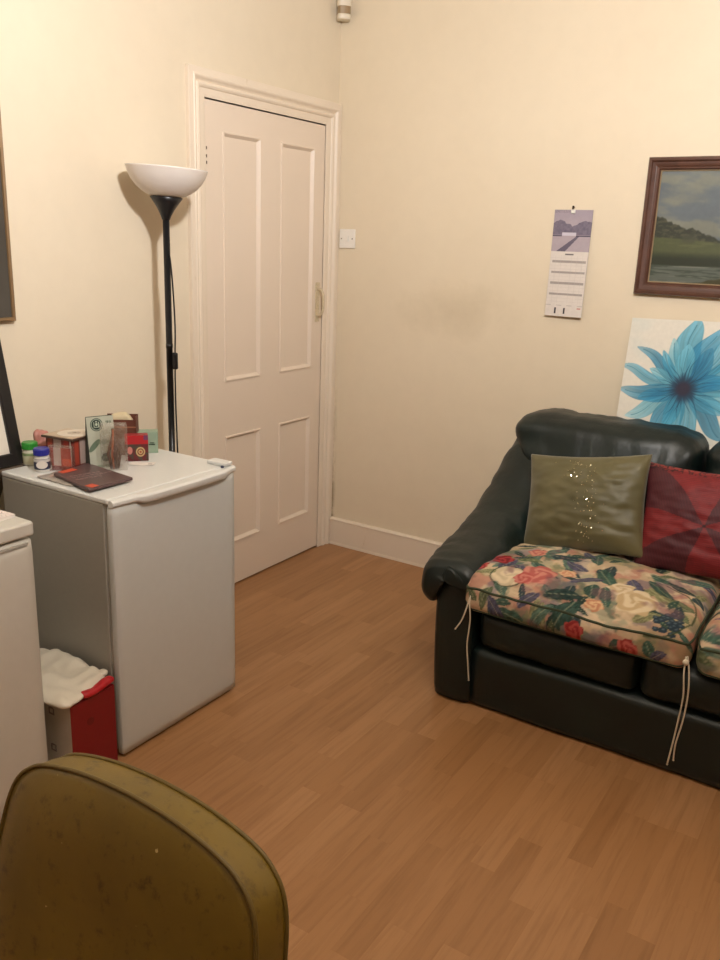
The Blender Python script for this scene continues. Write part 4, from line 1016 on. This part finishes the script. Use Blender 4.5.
# tall pale green coffee bag with round emblem
m_dkgreen = simple('dark_green_foil', (34, 58, 40), .4, bump=.2)
def coffee(u, v):
    c = np.ones((len(u), 3))*np.array([180, 184, 168])/255.
    A = .56; x = (u-.36); y = (v-.845)*1.85; r = np.hypot(x, y)*.86
    c = over(c, (30, 52, 44), sm(.205, .19, r)); c = over(c, (196, 204, 186), sm(.015, .008, np.abs(r-.165))*.8)
    face = sm(.05, .04, np.hypot(x, (y-.01)*.8)); c = over(c, (190, 200, 180), face)
    c = over(c, (190, 200, 180), ((np.abs(np.abs(x)-.085) < .013) & (np.abs(y) < .1)).astype(float)); c = over(c, (190, 200, 180), ((np.abs(y+.09) < .012) & (np.abs(x) < .07)).astype(float)); c = over(c, (190, 200, 180), ((y > .08) & (y < .13) & (np.abs(x) < .03)).astype(float))
    c = over(c, (90, 104, 88), ((np.abs(u-.80) < .10) & (np.abs(v-.88) < .03) & (vn(u, v, 50, 2) > .4)).astype(float)*.8)
    lf = sm(1, .9, ((x*.7+y*.7+.62)/.30)**2+((-x*.7+y*.7+.42)/.10)**2); c = over(c, (92, 112, 92), lf*.9)
    lf = sm(1, .9, ((u-.55)/.25)**2+((v-.50)/.05)**2); c = over(c, (120, 136, 116), lf*.6)
    c = over(c, (52, 74, 58), sm(1, .85, ((u-.60)/.17)**2+((v-.20)/.085)**2)); c = over(c, (120, 140, 116), sm(1, .8, ((u-.60)/.08)**2+((v-.20)/.03)**2)*.6)
    c = over(c, (136, 148, 126), ((v < .06)).astype(float)*.7)
    return c
cf = on_top('coffee_packet', 'tall pale green coffee packet with a round dark emblem, standing upright', 'packet', .304, -1.696, 1.2)
bm = BM(); vsb = bx(bm, -.042, .042, -.024, .024, 0, .158)
for v_ in vsb:
    if v_.co.z > .1: v_.co.y = v_.co.y*.12+.004
obj('bag', bm, m_dkgreen, cf, bevel=.002)
o = panel('printed_front', .084, .159, .0008, 90, 170, coffee, m_pr, cf); o.location = (0, -.0252, 0); o.rotation_euler = (-math.atan2(.0238, .158), 0, 0)
# clear bag with a rust-brown strip
cb = on_top('clear_bag', 'clear plastic bag holding brown sticks, standing before the coffee packet', 'bag', .372, -1.702, .75)
link('film', film(.080, .148, .030, 5), m_clear, cb)
m_rust = simple('rust_brown_strip', (160, 92, 62), .5); m_brn = simple('dark_brown_stick', (100, 74, 60), .5)
for k, (x, a_, mm, r_) in enumerate(((-.006, .05, m_rust, .0035), (-.018, .18, m_brn, .0045), (.008, -.10, m_brn, .0045), (.018, -.2, m_brn, .004), (0, -.02, m_brn, .005))):
    bm = BM(); tube(bm, [(x*.5, -.002+k*.002, .004), (x, -.002+k*.002, .05), (x+.11*a_, -.002+k*.002, .128)], r_, 8); obj('stick', bm, mm, cb, smooth=True)
# red box with gold seal, mint box, brown open box
m_dkred = simple('deep_red_card', (150, 28, 34), .4)
rb = on_top('tea_box', 'small red box with a round gold seal on the fridge', 'box', .330, -1.574, .86)
bm = BM(); bx(bm, -.036, .036, -.018, .018, 0, .084); obj('carton', bm, m_dkred, rb, bevel=.0015)
def seal(u, v):
    c = np.ones((len(u), 3))*np.array([104, 40, 42])/255.
    c = over(c, (178, 34, 40), ((v > .66)).astype(float)); c = over(c, (70, 74, 60), sm(.45, .6, fbm(u, v, 6, 4))*(v < .66)*.8)
    r = np.hypot(u-.66, (v-.36)*1.05); c = over(c, (204, 178, 128), sm(.21, .19, r)); c = over(c, (120, 60, 40), sm(.03, .015, np.abs(r-.12))); c = over(c, (170, 90, 60), sm(.06, .04, r))
    c = over(c, (206, 130, 120), sm(1, .8, ((u-.2)/.12)**2+((v-.42)/.16)**2)); c = over(c, (60, 70, 130), ((u > .8) & (v > .82)).astype(float)*.6)
    return c
o = panel('printed_front', .071, .083, .0008, 70, 70, seal, m_pr, rb); o.location = (0, -.0190, .0005)
mb = on_top('mint_box', 'small mint green box at the right behind the red tea box', 'box', .276, -1.476, .80)
m_mint = simple('mint_card', (146, 168, 146), .45)
bm = BM(); bx(bm, -.034, .034, -.022, .022, 0, .072); obj('carton', bm, m_mint, mb, bevel=.0015)
bm = BM(); bx(bm, .004, .024, -.0232, -.0222, .028, .031); bx(bm, .008, .022, -.0232, -.0222, .034, .036); obj('printed_line', bm, m_dkgreen, mb)
bb_ = on_top('brown_box', 'dark brown open carton standing behind the red tea box', 'box', .232, -1.545, .66)
m_bcard = simple('dark_brown_card', (104, 58, 44), .5)
bm = BM(); bx(bm, -.050, .050, -.026, .026, 0, .002); bx(bm, -.050, .050, -.026, -.024, 0, .118); bx(bm, -.050, .050, .024, .026, 0, .128); bx(bm, -.050, -.048, -.026, .026, 0, .120); bx(bm, .048, .050, -.026, .026, 0, .128); obj('carton', bm, m_bcard, bb_)
bm = BM(); bx(bm, -.0495, .0495, -.0275, -.0262, .092, .096); obj('stripe', bm, simple('light_brown_line', (164, 112, 84), .5), bb_)
ws = thing('cream_wrapper', 'cream paper wrapper sticking out of the brown open carton', 'wrapper', (.232, -1.545, TZ+.0025), .66)
def fwp(p, u): p.x += .004*noise.noise(p*40); p.z += .006*noise.noise(Vector((p.x*30, p.y*30, 3)))*(u.z > 0)-.012*(u.x**2)*(u.z > 0); return p
link('wrapper', softbox(-.042, .036, -.018, .018, 0, .134, (.012, .01, .012), (16, 8, 16), fwp), simple('cream_paper', (206, 192, 158), .55, bump=.3), ws)
# flat chocolate-brown packet with orange corners
m_choc = simple('plum_brown_wrapper', (92, 70, 70), .35, var=.08)
m_or = simple('orange_print', (206, 84, 56), .45)
ck = thing('flat_packet', 'flat plum-brown packet with an orange square, lying at the fridge edge', 'packet', (.418, -1.822, TZ+.006), 0)
quad = [(-.110, -.055), (.096, -.098), (.098, .060), (-.130, .088)]
bm = BM(); prism(bm, quad, 0, .009); obj('packet', bm, m_choc, ck, bevel=.002)
bm = BM(); bx(bm, .064, .093, -.086, -.060, .0092, .0100); obj('orange_square', bm, m_or, ck)
bm = BM(); bx(bm, -.110, -.086, -.040, .012, .0092, .0100); obj('orange_square', bm, m_or, ck)
bm = BM()
Rr = Matrix.Rotation(math.radians(75), 4, 'Z')
for r_, (y0_, n_) in enumerate(((.030, 7), (.010, 9), (-.012, 6))):
    for k in range(n_): bx(bm, -.06+k*.014, -.06+k*.014+.009, y0_-.003, y0_+(.004 if k % 2 else .006), .0092, .0097, Rr)
obj('faint_lettering', bm, simple('mauve_ink', (142, 118, 116), .5), ck)
# film under it
fu = thing('film_wrap', 'flattened clear wrap beneath the plum-brown packet', 'wrapper', (.34, -1.868, TZ), 0)
def fu_(p, u): p.z = max(.0004, p.z+.002*noise.noise(Vector((p.x*60, p.y*60, 0)))*(abs(u.x) > .0)); return p
me = softbox(-.075, .085, -.040, .045, 0, .0045, (.012, .012, .002), (26, 18, 3), fu_); link('film', me, simple('grey_clear_film', (164, 156, 146), .22, var=.2, nscale=25, bump=.5), fu)
# receipts
for x, y, a_, wd, lab in ((.374, -1.612, .6, .030, 'small white receipt lying in front of the mint box'),):
    rc_ = on_top('receipt', lab, 'receipt', x+.010, y+.012, a_)
    bm = BM(); n_ = 10
    for i in range(n_):
        f_ = lambda q: .0004+.0025*((q/n_)-.5)**2*4
        x0_, x1_ = -.038+.076*i/n_, -.038+.076*(i+1)/n_
        vs_q = [bm.verts.new(c) for c in ((x0_, -.020, f_(i)), (x1_, -.020, f_(i+1)), (x1_, .020, f_(i+1)), (x0_, .020, f_(i)))]
        bm.faces.new(vs_q)
    bmesh.ops.remove_doubles(bm, verts=bm.verts, dist=.0001)
    o = obj('slip', bm, m_paper, rc_); s_ = o.modifiers.new('s', 'SOLIDIFY'); s_.thickness = .0003
    bm = BM(); bx(bm, .018, .030, -.008, -.003, .0024, .0029); obj('printed_mark', bm, m_ink, rc_)
